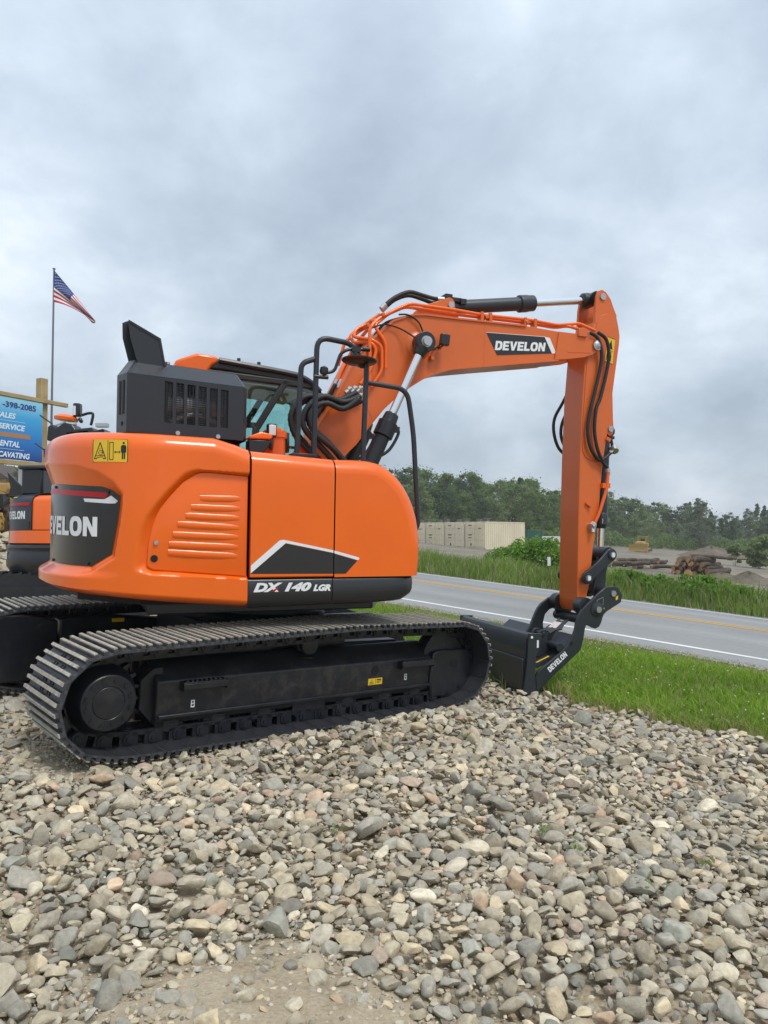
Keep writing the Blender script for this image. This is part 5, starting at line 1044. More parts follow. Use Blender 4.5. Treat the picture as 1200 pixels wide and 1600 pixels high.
g([(.74, -.03, 2.80), (.80, -.02, 2.95), (.95, .05, 3.20), (1.11, .08, 3.40), (1.20, .08, 3.50)]); g([(.80, .10, 3.00), (.86, .10, 3.22), (1.11, .12, 3.42)])
SUB(pm, 'oil_pipe', ORANGE, boom, smooth=60)
m = MB()
for a, z, w in ((1.12, 3.43, .20), (.98, 3.32, .22), (2.16, 3.525, .09), (2.60, 3.525, .09), (1.02, 3.36, .2)): m.bar((a, -.19, z), (a, -.19+w, z), .035, .03, (1, 0, .6))
for a in (2.10, 2.19, 2.57, 2.68): m.bb(a, a+.03, -.18, -.10, 3.47, 3.57)
m.bar((.80, -.18, 2.83), (.80, .02, 2.85), .05, .02, (1, 0, 1)); m.bar((.93, -.19, 2.80), (.985, -.19, 2.84), .05, .03); m.bb(3.16, 3.26, -.225, -.185, 3.44, 3.52); SUB(m, 'pipe_clamp', ORANGE2, boom, bevel=.004)
m = MB(); m.tube([(1.16, -.10, 3.53), (1.26, -.10, 3.617), (1.40, -.10, 3.685), (1.53, -.10, 3.672), (1.66, -.10, 3.655), (1.78, -.09, 3.668)], .019, 8); m.tube([(1.20, -.02, 3.54), (1.29, -.03, 3.62), (1.42, -.04, 3.672), (1.56, -.05, 3.65), (1.66, -.05, 3.63), (1.78, -.04, 3.66)], .019, 8); m.box((1.80, -.06, 3.69), (.07, .10, .05)); m.bar((1.83, -.06, 3.68), (1.98, -.05, 3.668), .05, .022); m.box((1.96, -.06, 3.668), (.06, .07, .05)); SUB(m, 'top_hose', RUBBER, boom, smooth=60)
m = MB(); m.tube([(1.13, -.10, 3.50), (1.17, -.10, 3.545)], .023, 8, sm=1); m.tube([(1.17, -.02, 3.51), (1.21, -.02, 3.555)], .023, 8, sm=1); m.tube([(1.68, -.10, 3.655), (1.75, -.095, 3.662)], .023, 8, sm=1)
for q in ((.80, -.22, 2.735), (.85, -.22, 2.745), (.90, -.22, 2.75), (.84, -.23, 2.66), (.90, -.23, 2.685)): m.tube([(q[0]-.035, q[1], q[2]-.03), (q[0]+.02, q[1], q[2]+.015)], .019, 8, sm=1); m.cyl((q[0]-.005, q[1], q[2]-.005), (q[0]+.012, q[1], q[2]+.01), .026, n=6)
for k in range(2): m.tube([(.70+.03*k, -.08-.03*k, 2.76), (.735+.03*k, -.08-.03*k, 2.835)], .016, 8, sm=1)
SUB(m, 'hose_fitting', STEEL, boom, smooth=40)
m = MB(); m.tube([(1.00, -.20, 3.29), (1.12, -.21, 3.335), (1.27, -.22, 3.31), (1.38, -.30, 3.225)], .007, 6); m.tube([(1.26, -.20, 3.44), (1.35, -.205, 3.445), (1.45, -.21, 3.39), (1.50, -.22, 3.28), (1.52, -.28, 3.19)], .008, 6); m.tube([(1.52, -.29, 3.175), (1.57, -.26, 3.145), (1.63, -.27, 3.19), (1.66, -.28, 3.22)], .008, 6)
m.tube([(1.05, -.05, 3.2), (1.15, -.1, 3.36), (1.30, -.12, 3.43), (1.44, -.14, 3.46)], .012, 6); m.tube([(.60, -.02, 2.56), (.70, -.03, 2.72), (.86, .0, 3.0), (1.0, -.02, 3.24)], .022, 8); m.tube([(.56, -.06, 2.50), (.69, -.10, 2.75), (.71, -.10, 2.79)], .018, 8); SUB(m, 'thin_hose', RUBBER, boom, smooth=60)
# ribbed hoses from the deck to the boom
for dy, pts in ((-.34, [(.87, 2.63), (.71, 2.555), (.574, 2.612), (.472, 2.590), (.409, 2.484), (.43, 2.379), (.58, 2.254), (.72, 2.10)]), (-.31, [(.84, 2.70), (.686, 2.625), (.517, 2.645), (.38, 2.625), (.299, 2.547), (.262, 2.45), (.29, 2.33), (.36, 2.24), (.50, 2.12)]),
                (-.40, [(.83, 2.635), (.69, 2.54), (.55, 2.575), (.45, 2.54), (.40, 2.44), (.45, 2.32), (.62, 2.19), (.74, 2.06)]), (-.27, [(.80, 2.68), (.65, 2.61), (.48, 2.62), (.36, 2.58), (.285, 2.48), (.30, 2.36), (.42, 2.22), (.56, 2.08)]), (-.37, [(.85, 2.66), (.70, 2.60), (.54, 2.635), (.43, 2.58), (.355, 2.47), (.37, 2.35), (.52, 2.20), (.66, 2.06)])):
    m = MB(); m.tube([(a, dy, z) for a, z in pts], .027, 10, rib=.011, sm=6); P(m, 'ribbed_hose', RUBBER, smooth=60)
m = MB(); m.prism([(.25, 1.95), (.36, 1.95), (.60, 2.30), (.52, 2.36)], .10, .14); m.prism([(.15, 1.95), (.34, 1.95), (.48, 2.22), (.40, 2.30)], -.24, -.20); P(m, 'boom_bracket', ORANGE, bevel=.006)
# boom cylinders
for b in (-.31, .31):
    base, top = Vector((.86, b, 1.85)), Vector((1.459, b, 3.187)); d = (top-base).normalized(); L = (top-base).length
    m = MB(); m.cyl(base, base+d*(L*.42), .068, n=20); m.lathe(base+d*(L*.36), d, [(0, .070), (.01, .088), (.14, .088), (.15, .070), (.22, .062), (.23, .05)], 20); cy_ = P(m, 'boom_cylinder', BLACK, smooth=40)
    m = MB(); m.cyl(base+d*(L*.42), top-d*.06, .037, n=20); SUB(m, 'rod', CHROME, cy_, smooth=60)
    m = MB(); m.cyl((top.x, b-.055, top.z), (top.x, b+.055, top.z), .092, n=24); m.cyl(top-d*.13, top-d*.05, .050, .075, n=18); e_ = SUB(m, 'rod_eye', BLACK, cy_, bevel=.006)
    m = MB(); m.cyl((top.x, b-.060, top.z), (top.x, b-.052, top.z), .050, n=20); SUB(m, 'pin_cap', STEEL, cy_, smooth=40)
    q = base+d*(L*.44); w_ = Vector((d.z, 0, -d.x)); m = MB(); m.tube([q+w_*.085+d*.02, q+w_*.125-d*.02, q+w_*.11-d*.18, q+w_*.05-d*.28], .014, 8); m.box(tuple(q+w_*.09+d*.0), (.05, .05, .05)); SUB(m, 'oil_line', BLACK, cy_, smooth=50)
# arm cylinder on top of the boom
base, top = Vector((1.815, 0, 3.613)), Vector((3.470, 0, 3.886)); d = (top-base).normalized()
m = MB(); m.cyl(base+d*.03, base+d*.95, .066, n=24); m.lathe(base+d*.80, d, [(0, .066), (.01, .084), (.09, .084), (.13, .078), (.17, .078), (.18, .05)], 24); m.cyl((1.815, -.08, 3.613), (1.815, .08, 3.613), .065, n=18); m.box(tuple(base+d*.10+Vector((0, 0, .06))), (.10, .07, .05)); ac = P(m, 'arm_cylinder', BLUEBLACK, smooth=40)
m = MB(); m.cyl(base+d*.95, top-d*.08, .036, n=20); SUB(m, 'rod', CHROME, ac, smooth=60)
m = MB(); m.lathe(top-d*.13, d, [(0, .05), (.02, .072), (.06, .075), (.11, .07)], 18); m.cyl((top.x, -.085, top.z), (top.x, .085, top.z), .070, n=18); SUB(m, 'rod_eye', BLACK, ac, smooth=40)
# --- arm
ARM = [(3.236, .86), (3.236, 1.72), (3.243, 2.27), (3.262, 2.87), (3.296, 3.29), (3.372, 3.53), (3.394, 3.62), (3.56, 3.62), (3.62, 3.70), (3.659, 3.715), (3.69, 3.60), (3.707, 3.51), (3.70, 3.42), (3.642, 3.018), (3.560, 2.45), (3.52, 2.207), (3.48, 1.733), (3.419, 1.366), (3.382, 1.008), (3.345, .87), (3.332, .80), (3.30, .74), (3.268, .730), (3.242, .78)]
m = MB(); m.prism(ARM, -.155, .155); arm = P(m, 'arm', ORANGE2, bevel=.010, seg=2)
EAR = [(3.394, 3.60), (3.404, 3.79), (3.42, 3.89), (3.44, 3.938), (3.478, 3.953), (3.527, 3.935), (3.587, 3.868), (3.618, 3.799), (3.665, 3.705), (3.56, 3.60)]
m = MB(); m.prism(EAR, -.157, -.120); m.prism(EAR, .120, .157); m.prism([(3.40, 3.60), (3.56, 3.60), (3.61, 3.76), (3.585, 3.80)], -.121, .121); SUB(m, 'arm_ear', ORANGE2, arm, bevel=.006)
REI = [(3.285, 2.90), (3.262, 2.45), (3.268, 2.33), (3.305, 2.265), (3.375, 2.232), (3.50, 2.238), (3.527, 2.30), (3.60, 2.90), (3.665, 3.40), (3.675, 3.50), (3.648, 3.62), (3.60, 3.70), (3.53, 3.715), (3.47, 3.69), (3.42, 3.60), (3.39, 3.50), (3.31, 3.28)]
m = MB(); m.prism(REI, -.163, -.154); m.prism(REI, .154, .163); SUB(m, 'cheek_plate', ORANGE2, arm, bevel=.004)
m = MB(); m.bar((3.30, -.164, 2.845), (3.60, -.164, 2.99), .006, .004); m.bb(3.245, 3.41, -.158, -.154, 1.063, 1.071); m.bb(3.238, 3.262, -.155, .155, .845, .853); SUB(m, 'weld', ORANGE2, arm)
HNG = [(3.60, 2.95), (3.642, 2.93), (3.655, 2.65), (3.664, 2.57), (3.655, 2.52), (3.62, 2.495), (3.585, 2.51), (3.55, 2.60)]
m = MB(); m.prism(HNG, -.135, -.105); m.prism(HNG, .105, .135); SUB(m, 'hinge_ear', ORANGE2, arm, bevel=.005)
m = MB()
for (a, z, r_, w) in ((3.619, 2.565, .030, .150), (3.484, 3.880, .034, .172)): m.cyl((a, -w, z), (a, w, z), r_, n=18)
SUB(m, 'pin', STEEL, arm, smooth=40)
m = MB(); m.box((3.565, -.17, 2.455), (.05, .03, .035), Matrix.Rotation(.5, 3, 'Y')); m.box((3.335, -.165, 1.80), (.055, .025, .02), Matrix.Rotation(.6, 3, 'Y')); m.cyl((3.36, -.19, 1.78), (3.36, -.155, 1.78), .012, n=8); SUB(m, 'bracket', ORANGE2, arm)
STK = [(3.551, 3.488), (3.640, 3.469), (3.610, 3.212), (3.517, 3.232)]; m = MB(); m.prism(STK, -.1650, -.1628); SUB(m, 'warning_label', YELLOW, arm, smooth=0)
m = MB(); u = lambda x, y: (3.517+.093*x+.034*y-.003*x, 3.232+.256*y-.020*x)
for q in ([(.05, .485), (.95, .485), (.95, .50), (.05, .50)], [(.52, .10), (.75, .10), (.75, .34), (.52, .34)], [(.57, .36), (.70, .36), (.70, .44), (.57, .44)], [(.12, .08), (.2, .08), (.2, .44), (.12, .44)], [(.2, .56), (.8, .56), (.5, .92)], [(0, 0), (1, 0), (1, .02), (0, .02)], [(0, .98), (1, .98), (1, 1), (0, 1)]): m.prism([u(*p_) for p_ in q], -.1662, -.1645)
SUB(m, 'label_print', INK, arm, smooth=0)
for p1 in ([(3.30, -.215, 3.486), (3.384, -.215, 3.448), (3.434, -.215, 3.334), (3.436, -.205, 3.175), (3.37, -.20, 2.892), (3.312, -.20, 2.667), (3.298, -.20, 2.509), (3.337, -.20, 2.353), (3.434, -.195, 2.247), (3.502, -.18, 2.250), (3.600, -.16, 2.315), (3.66, -.15, 2.35)], [(3.39, -.215, 3.50), (3.49, -.215, 3.443), (3.526, -.215, 3.303), (3.514, -.205, 3.142), (3.442, -.20, 2.858), (3.396, -.20, 2.752), (3.378, -.20, 2.545), (3.415, -.20, 2.357), (3.492, -.195, 2.218), (3.555, -.19, 2.160)]):
    m = MB(); m.tube(p1, .0175, 10, sm=6); SUB(m, 'arm_hose', RUBBER, arm, smooth=60)
m = MB(); m.tube([(3.40, .22, 3.05), (3.33, .28, 2.86), (3.25, .30, 2.70), (3.243, .30, 2.55), (3.29, .28, 2.39), (3.37, .22, 2.29)], .0165, 8); m.tube([(3.36, .2, 2.8), (3.31, .25, 2.65), (3.30, .25, 2.5), (3.35, .22, 2.36)], .0165, 8); SUB(m, 'arm_hose', RUBBER, arm, smooth=60)
m = MB(); m.tube(fillet([(3.56, -.19, 2.13), (3.545, -.19, 1.96), (3.46, -.19, 1.72), (3.405, -.18, 1.60)], .05, 4), .017, 8, sm=1); m.box((3.54, -.15, 1.99), (.09, .09, .05)); SUB(m, 'arm_pipe', ORANGE, arm, smooth=50)
m = MB(); m.cyl((3.36, -.19, 1.575), (3.405, -.17, 1.60), .036, n=8); m.cyl((3.375, -.20, 1.52), (3.385, -.185, 1.575), .022, n=8); m.cyl((3.555, -.19, 2.125), (3.553, -.19, 2.165), .021, n=8); m.tube([(3.60, -.155, 2.32), (3.65, -.15, 2.35)], .021, 8, sm=1); m.cyl((3.655, -.17, 2.34), (3.665, -.13, 2.38), .04, n=10); SUB(m, 'hose_fitting', STEEL, arm, smooth=40)
# bucket cylinder
base, top = Vector((3.70, 0, 2.535)), Vector((3.622, 0, 1.335)); base = Vector((3.655, 0, 2.55)); d = (top-base).normalized(); L = (top-base).length
m = MB(); m.cyl(base, base+d*(L*.70), .056, n=20); m.lathe(base+d*(L*.70), d, [(-.02, .056), (0, .066), (.10, .066), (.11, .055), (.14, .05)], 20); m.cyl((base.x, -.095, base.z), (base.x, .095, base.z), .055, n=16); bc = P(m, 'bucket_cylinder', BLUEBLACK, smooth=40)
m = MB(); m.cyl(base+d*(L*.76), top, .034, n=18); SUB(m, 'rod', CHROME, bc, smooth=60)
m = MB(); m.tube([(3.70, -.04, 2.49), (3.715, -.05, 2.40), (3.72, -.05, 2.36)], .016, 8); m.box((3.70, -.04, 2.49), (.06, .05, .03)); m.cyl((3.705, -.06, 2.36), (3.745, -.06, 2.385), .036, n=10); m.box((3.66, -.05, 2.12), (.04, .03, .03)); SUB(m, 'oil_line', BLACK, bc, smooth=40)
m = MB(); m.bb(3.60, 3.65, -.06, .0, 1.61, 1.66); SUB(m, 'band', WHITE, bc)
# linkage
def link_plate(p0, p1, r0, r1, b0, b1, waist=.8):
    p0, p1 = Vector(p0), Vector(p1); d = (p1-p0).normalized(); n = Vector((-d.y, d.x)); out = []
    for k in range(9): t = pi/2+pi*k/8; out.append(p0+d*(r0*math.cos(t))+n*(r0*math.sin(t)))
    out.append((p0+p1)/2-n*(r0+r1)/2*waist)
    for k in range(9): t = -pi/2+pi*k/8; out.append(p1+d*(r1*math.cos(t))+n*(r1*math.sin(t)))
    out.append((p0+p1)/2+n*(r0+r1)/2*waist); return MB().prism([tuple(q) for q in out], b0, b1)
for b in (-.215, .185): P(link_plate((3.315, 1.072), (3.600, 1.300), .062, .062, b, b+.03, .72), 'guide_link', BLUEBLACK, bevel=.005)
m = MB()
for b in (-.09, .06): m.add(*[(q.v, q.f) for q in [link_plate((3.605, 1.30), (3.545, .93), .07, .075, b, b+.03, .75)]][0])
m.cyl((3.605, -.16, 1.30), (3.605, .16, 1.30), .075, n=18); m.cyl((3.545, -.2, .93), (3.545, .2, .93), .055, n=16); m.bar((3.59, -.09, 1.2), (3.56, .09, 1.02), .12, .03); P(m, 'bucket_link', BLUEBLACK, smooth=30)
m = MB()
for a, z, w in ((3.315, 1.072, .232), (3.600, 1.300, .236), (3.545, .925, .325), (3.357, .775, .345)): m.cyl((a, -w, z), (a, w, z), .030, n=16)
lp = P(m, 'linkage_pin', STEEL, smooth=40); m = MB()
for a, z, w in ((3.315, 1.072, .230), (3.600, 1.300, .233), (3.545, .925, .312)): m.lathe((a, -w+.025, z), (0, -1, 0), [(0, .048), (.018, .048), (.020, .034)], 16)
m.lathe((3.357, -.29, .775), (0, -1, 0), [(0, .075), (.028, .075), (.032, .05), (.04, .034)], 20); m.lathe((3.268, -.155, .80), (0, -1, 0), [(0, .085), (.10, .085)], 20); m.lathe((3.268, .155, .80), (0, 1, 0), [(0, .085), (.10, .085)], 20); SUB(m, 'bush', BLUEBLACK, lp, smooth=40)
m = MB()
for a, z in ((3.315, 1.072), (3.600, 1.300)): m.bb(a-.016, a+.016, -.2405, -.237, z-.020, z+.020)
SUB(m, 'pin_mark', WHITE, lp)
# --- bucket with its two long curved ears
EARP = [(3.464, .994), (3.560, .994), (3.608, .985), (3.661, .907), (3.645, .836), (3.468, .746), (3.44, .72), (3.426, .69), (3.410, .640), (3.385, .602), (3.343, .586), (3.300, .600), (3.257, .624), (3.235, .628), (3.222, .59), (3.204, .486), (3.171, .383), (2.99, .245), (2.813, .116), (2.74, .045), (2.695, .010), (2.680, .06), (2.673, .158), (2.69, .20), (2.731, .234), (2.85, .31), (2.957, .382), (3.01, .43), (3.051, .481), (3.085, .535), (3.105, .583), (3.118, .65), (3.145, .715), (3.175, .762), (3.212, .80), (3.29, .865), (3.365, .925)]
bk = MB(); bk.prism(EARP, -.310, -.280); ear = P(bk, 'bucket', BLUEBLACK, bevel=.006)
EARF = [(3.330, .80), (3.300, .835), (3.250, .848), (3.190, .832), (3.102, .776), (3.06, .73), (3.032, .679), (3.00, .61), (2.976, .557), (2.90, .46), (2.82, .38), (2.70, .20), (2.76, .12), (3.0, .30), (3.16, .42), (3.13, .50), (3.125, .577), (3.148, .663), (3.20, .71), (3.30, .745)]
SUB(MB().prism(EARF, .265, .300), 'ear', BLUEBLACK, ear, bevel=.006)
# shell: swept section from the near end plate to the far one
SEC = [(2.548, -.03), (2.538, .22), (2.545, .40), (2.560, .520), (2.580, .560), (2.615, .575), (2.66, .560), (2.685, .50), (2.66, .30), (2.66, .24), (2.645, .24), (2.64, .30), (2.662, .50), (2.645, .54), (2.615, .550), (2.595, .540), (2.58, .50), (2.568, .40), (2.562, .22), (2.572, -.03)]
BW0, BW1 = -.315, 1.02
SUB(MB().prism(SEC, BW0, BW1), 'shell', BLUEBLACK, ear, smooth=40)
FLO = [(2.66, .26), (2.73, .27), (2.90, .335), (3.05, .43), (3.16, .52), (3.17, .50), (3.06, .40), (2.90, .30), (2.73, .235), (2.66, .225)]
SUB(MB().prism(FLO, -.262, .99), 'floor_plate', BLUEBLACK, ear, smooth=40)
m = MB(); m.bb(2.522, 2.546, BW0+.01, BW1-.01, -.03, .335); SUB(m, 'wear_plate', BLUEBLACK, ear, bevel=.006)
END = [(2.515, -.06), (2.682, -.065), (2.655, .08), (2.641, .242), (2.655, .354), (2.718, .570), (2.570, .578), (2.552, .30)]
SUB(MB().prism(END, BW0-.028, BW0-.002), 'end_plate', BLUEBLACK, ear, bevel=.005); SUB(MB().prism(END, BW1+.002, BW1+.028), 'end_plate', BLUEBLACK, ear, bevel=.005)
m = MB()
for b in (-.13, -.02): m.prism([(2.80, .30), (2.80, .50), (2.84, .57), (2.90, .57), (2.93, .50), (2.90, .42), (2.95, .36)], b, b+.025)
m.cyl((2.865, -.15, .53), (2.865, .03, .53), .02, n=10); SUB(m, 'lug', BLUEBLACK, ear, bevel=.004)
star = [(2.869, -.071, .551), (2.917, -.067, .572), (2.969, -.054, .598), (3.019, -.058, .616), (3.035, -.064, .620), (3.115, -.024, .668), (3.103, -.082, .640), (3.177, -.109, .659), (3.097, -.137, .616), (3.043, -.179, .577), (2.993, -.154, .567), (2.925, -.159, .538), (2.927, -.118, .555)]
sn = Vector((-.35, -.35, .87)).normalized(); ns_ = len(star)
m = MB(); m.add([tuple(Vector(q)-sn*h) for h in (0, .014) for q in star], [tuple(range(ns_)), tuple(range(2*ns_-1, ns_-1, -1))]+[(k, (k+1) % ns_, ns_+(k+1) % ns_, ns_+k) for k in range(ns_)]); m.bar((3.01, -.10, .58), (2.95, -.06, .42), .05, .05); sp_ = SUB(m, 'star_plate', BLUEBLACK, ear)
m = MB(); m.add([tuple(Vector(q)+sn*.0025) for q in ((2.955, -.079, .583), (3.045, -.048, .633), (3.095, -.106, .628), (3.005, -.138, .579))], [(0, 1, 2, 3)]); SUB(m, 'paper_label', mat('pale_pink_paper', (.62, .52, .50), .6, var=.1, vscale=20), ear)
e0, e1 = Vector((2.815, .222)), Vector((3.010, .372)); dx_ = e1-e0; up_ = Vector((-dx_.y, dx_.x)).normalized()*.055
patch('lettering', word('DEVELON', 0, 0, 1, 1), lambda x, y: (e0.x+dx_.x*x+up_.x*y+.012, -.3125, e0.y+dx_.y*x+up_.y*y-.03), WHITE, ear)
m = MB()
for a0, a1, z0, z1 in ((3.400, 3.442, .762, .790), (3.577, 3.604, .856, .903)): m.prism([(a0, z0), (a1, z0+.012), (a1, z1), (a0, z1-.012)], -.3125, -.309)
m.bar((2.72, -.235, .278), (2.86, -.235, .332), .022, .004); SUB(m, 'yellow_label', YELLOW, ear)
m = MB()
for a0, a1, z0, z1 in ((3.352, 3.425, .862, .870), (3.380, 3.428, .805, .812)): m.bar((a0, -.3115, z0), (a1, -.3115, z0+.028 if z0 > .85 else z0+.018), .003, .004)
m.bar((3.352, -.3115, .862), (3.378, -.3115, .806), .003, .004); m.bar((3.427, -.3115, .888), (3.428, -.3115, .824), .003, .004); SUB(m, 'maker_plate_edge', STEEL, ear)
m = MB(); m.prism([(3.44, .74), (3.60, .80), (3.62, .775), (3.56, .755), (3.53, .72), (3.50, .735)], -.05, .0); SUB(m, 'latch', GREEN, ear)
m = MB(); m.bb(2.655, 2.675, BW0-.0300, BW0-.028, .44, .51); m.cyl((2.60, BW0-.0305, .54), (2.60, BW0-.027, .54), .013, n=10); SUB(m, 'label', WHITE, ear)
m = MB(); m.cyl((3.06, -.3115, .455), (3.06, -.309, .455), .022, n=16); SUB(m, 'hole', DARK, ear)
SUB(MB().prism([(3.22, .76), (3.40, .86), (3.60, .92), (3.52, .80), (3.42, .70), (3.36, .62), (3.28, .62), (3.25, .68)], .19, .23), 'coupler_plate', BLUEBLACK, ear, bevel=.005)
m = MB(); m.cyl((3.30, -.29, .66), (3.30, .28, .66), .05, n=14); m.cyl((2.95, -.29, .42), (2.95, .28, .42), .04, n=12); SUB(m, 'cross_tube', BLUEBLACK, ear, smooth=40)

# ------------------------------------------------------------------ second, smaller excavator behind on the left
sx, sy = at_depth(136, 11.3); sz = float(gz(sx, sy)); e2 = empty('excavator', (sx, sy, sz), 'smaller orange and black excavator behind the big one at the left edge', 'excavator')
def W2(mb, name, m, par=None, **kw): return mb.build(name, m, par or e2, None, **kw)
R2 = 1.06; zz = lambda py, d=10.5: EYE+(838-py)/1200*d-sz
def arc_shell(name, prof, m, a0=95, a1=300, par=None, n=40):
    V = []
    for t in np.radians(np.linspace(a0, a1, n)): V.append([(r*math.cos(t), r*math.sin(t), z) for r, z in prof])
    o = grid_mesh(name, np.array(V), m, par or e2, None, smooth=40); return o
zl0, zl1, zo1, zp1, zt_ = zz(897), zz(849), zz(829), zz(784), zz(772)
lo = arc_shell('counterweight', [(.70, zl0), (R2-.06, zl0+.01), (R2+.0, zl0+.10), (R2+.01, zl0+.26), (R2-.01, zl0+.30), (R2-.01, zl0+.33), (R2+.01, zl0+.36), (R2, zl1-.03), (R2-.05, zl1)], GREY)
arc_shell('orange_band', [(R2-.06, zl1), (R2-.02, zl1+.004), (R2-.03, zo1), (R2-.08, zo1)], ORANGE)
pn = arc_shell('rear_panel', [(R2-.06, zo1), (R2-.035, zo1+.004), (R2-.04, zp1), (R2-.07, zp1+.06), (R2-.14, zt_-.01), (R2-.3, zt_+.02), (.3, zt_+.03)], GREY, 95, 248)
arc_shell('rear_panel', [(R2-.06, zo1+.01), (R2-.05, zo1+.012), (R2-.055, zp1), (R2-.08, zp1+.05), (R2-.16, zt_-.02)], ORANGE, 248, 300)
def cyl2(off): 
    def f(s, z): t = math.radians(219)+s/R2; return ((R2+off)*math.cos(t), (R2+off)*math.sin(t), z)
    return f
zt2 = zz(811); w2 = .66
patch('lettering', word('DEVELON', -.25, zt2, w2, .108), cyl2(-.034), WHITE, pn, None, step=.05)
patch('red_reflector', [[(-.8, zp1-.055), (.50, zp1-.055), (.50, zp1-.015), (-.8, zp1-.015)]], cyl2(-.034), RED, pn, None, step=.05)
patch('lock_plate', [[(.36, zz(829)+.02), (.50, zz(829)+.02), (.50, zz(815)), (.36, zz(815))]], cyl2(-.030), BLACK, pn, None, step=.05)
patch('yellow_label', [[(-.12, zp1+.035), (.10, zp1+.035), (.10, zp1+.075), (-.12, zp1+.075)]], lambda s, z: ((R2-.052-(z-zp1)*.35)*math.cos(math.radians(219)+s/R2), (R2-.052-(z-zp1)*.35)*math.sin(math.radians(219)+s/R2), z), YELLOW, pn, None, step=.05)
patch('label', [[(-.12, zl0+.20), (-.02, zl0+.20), (-.02, zl0+.30), (-.12, zl0+.30)]], cyl2(.013), WHITE, lo)
m = MB(); m.prism([(-.7, -.7), (.9, -.9), (.9, .9), (-.7, .7)], zl0+.02, zt_-.05, 2); W2(m, 'body_core', DARK)
m = MB(); m.bb(-.72, -.42, -.55, -.15, zt_, zt_+.38); m.bb(-.76, -.38, -.59, -.11, zt_+.36, zt_+.42); sb = W2(m, 'rear_box', BLACK, bevel=.03)
m = MB(); m.prism([(-.98, zt_+.0), (-.74, zt_), (-.78, zt_+.12), (-.86, zt_+.20), (-1.0, zt_+.34), (-.95, zt_+.12)], -.38, -.34); W2(m, 'bracket', BLACK)
for s in (-.72, .72):
    hp_ = hull(circ(-1.0, .33, .30, 24)+circ(1.0, .33, .30, 24)); m = MB(); m.prism([(a, z) for a, z in hp_], s-.2, s+.2)
    for p_ in resample(hp_, 44)[0]: m.box((p_[0], s, p_[1]), (.05, .42, .05))
    tk = W2(m, 'track', UNDER); m = MB(); m.bb(-.75, .75, s-.23, s+.23, .22, .46); W2(m, 'track_frame', UNDER, tk)
m = MB(); m.bb(-.5, .5, -.6, .6, .3, .7); m.cyl((0, 0, .6), (0, 0, zl0+.05), .5, n=24); W2(m, 'car_body', UNDER)
# its raised boom foot with the mirror cap, lamp and hoses that show above the big machine's tail
def pt(px, py, d=10.9): x, y = at_depth(px, d); return Vector((x-sx, y-sy, EYE+(838-py)/1200*d-sz))
m = MB(); m.bar(pt(136, 790), pt(125, 674), .30, .34); W2(m, 'boom_foot', ORANGE, bevel=.02)
m = MB(); q = pt(101, 652); m.lathe(q+Vector((0, 0, -.05)), (.12, 0, 1), [(0, .10), (.01, .16), (.05, .165), (.085, .12), (.10, .03)], 20); mcap = W2(m, 'mirror_cap', ORANGE, smooth=50)
m = MB(); q = pt(119, 640); m.box(q, (.10, .12, .19)); m.bar(pt(122, 652), pt(126, 660), .06, .05); W2(m, 'work_lamp', BLACK, bevel=.02); m = MB(); m.box(pt(115.5, 641, 10.86), (.03, .08, .13)); W2(m, 'lens', LAMPW)
m = MB(); m.tube([pt(126, 648), pt(136, 645), pt(143, 646), pt(142, 656), pt(140, 664)], .020, 8); m.tube([pt(80, 662), pt(60, 648)], .012, 6, sm=1); m.tube([pt(72, 706), pt(53, 692)], .012, 6, sm=1); m.box(pt(71, 708), (.05, .06, .12)); W2(m, 'hose_and_aerial', RUBBER, smooth=50)
m = MB(); m.prism([tuple(pt(a, b))[0::2] for a, b in ((78, 690), (79, 668), (86, 664), (92, 670), (104, 662), (118, 664), (122, 672), (148, 669), (153, 674), (166, 671), (168, 690))], pt(100, 660).y-.15, pt(100, 660).y+.15); W2(m, 'valve_block', BLACK, bevel=.02)
m = MB(); m.bar(pt(80, 666), pt(100, 659), .02, .02); m.bar(pt(92, 672), pt(118, 662), .02, .03); m.box(pt(158, 664, 10.7), (.16, .1, .05)); W2(m, 'valve_fitting', STEEL)

# ------------------------------------------------------------------ yellow crawler, cut by the left edge
cx_, cy_ = at_depth(-14, 17.5); cz_ = float(gz(cx_, cy_)); cr = empty('crawler_loader', (cx_, cy_, cz_), 'old yellow tracked loader cut off by the left edge of the photo', 'loader')
def C2(mb, name, m, par=None, **kw): return mb.build(name, m, par or cr, None, **kw)
def cp(px, py, d=17.5): x, y = at_depth(px, d); return Vector((x-cx_, y-cy_, EYE+(838-py)/1200*d-cz_))
pr2 = lambda L: [(cp(a, b).x, cp(a, b).z) for a, b in L]
m = MB(); m.prism(pr2([(-40, 770), (-4, 755), (14, 756), (33, 755), (35, 776), (30, 777), (8, 768), (-6, 764), (-40, 782)]), -.25, .25); C2(m, 'lift_arm', CATY, bevel=.02)
m = MB(); m.prism(pr2([(-40, 782), (-2, 770), (12, 772), (12, 800), (22, 802), (27, 815), (-40, 815)]), -.6, .6); C2(m, 'hull', CATY, bevel=.02)
gr_ = MB(); gr_.prism(pr2([(13, 773), (25, 774), (26, 799), (13, 798)]), -.62, .5); G = C2(gr_, 'grille', BLACK)
m = MB()
for k in range(8): a, b = cp(13.5, 776+k*3), cp(25.5, 776.5+k*3); m.bar((a.x, -.64, a.z), (b.x, -.64, b.z), .02, .015)
C2(m, 'grille_bar', UNDER, G)
m = MB(); c = cp(-2, 815); m.lathe((c.x, -.62, c.z), (0, -1, 0), [(0, .36), (.05, .40), (.10, .40), (.12, .30), (.14, .28), (.16, .12), (.2, .1)], 28)
for k in range(18): t = 2*pi*k/18; m.box((c.x+.41*math.cos(t), -.69, c.z+.41*math.sin(t)), (.07, .08, .07), Matrix.Rotation(-t, 3, 'Y'))
C2(m, 'sprocket', CATY)
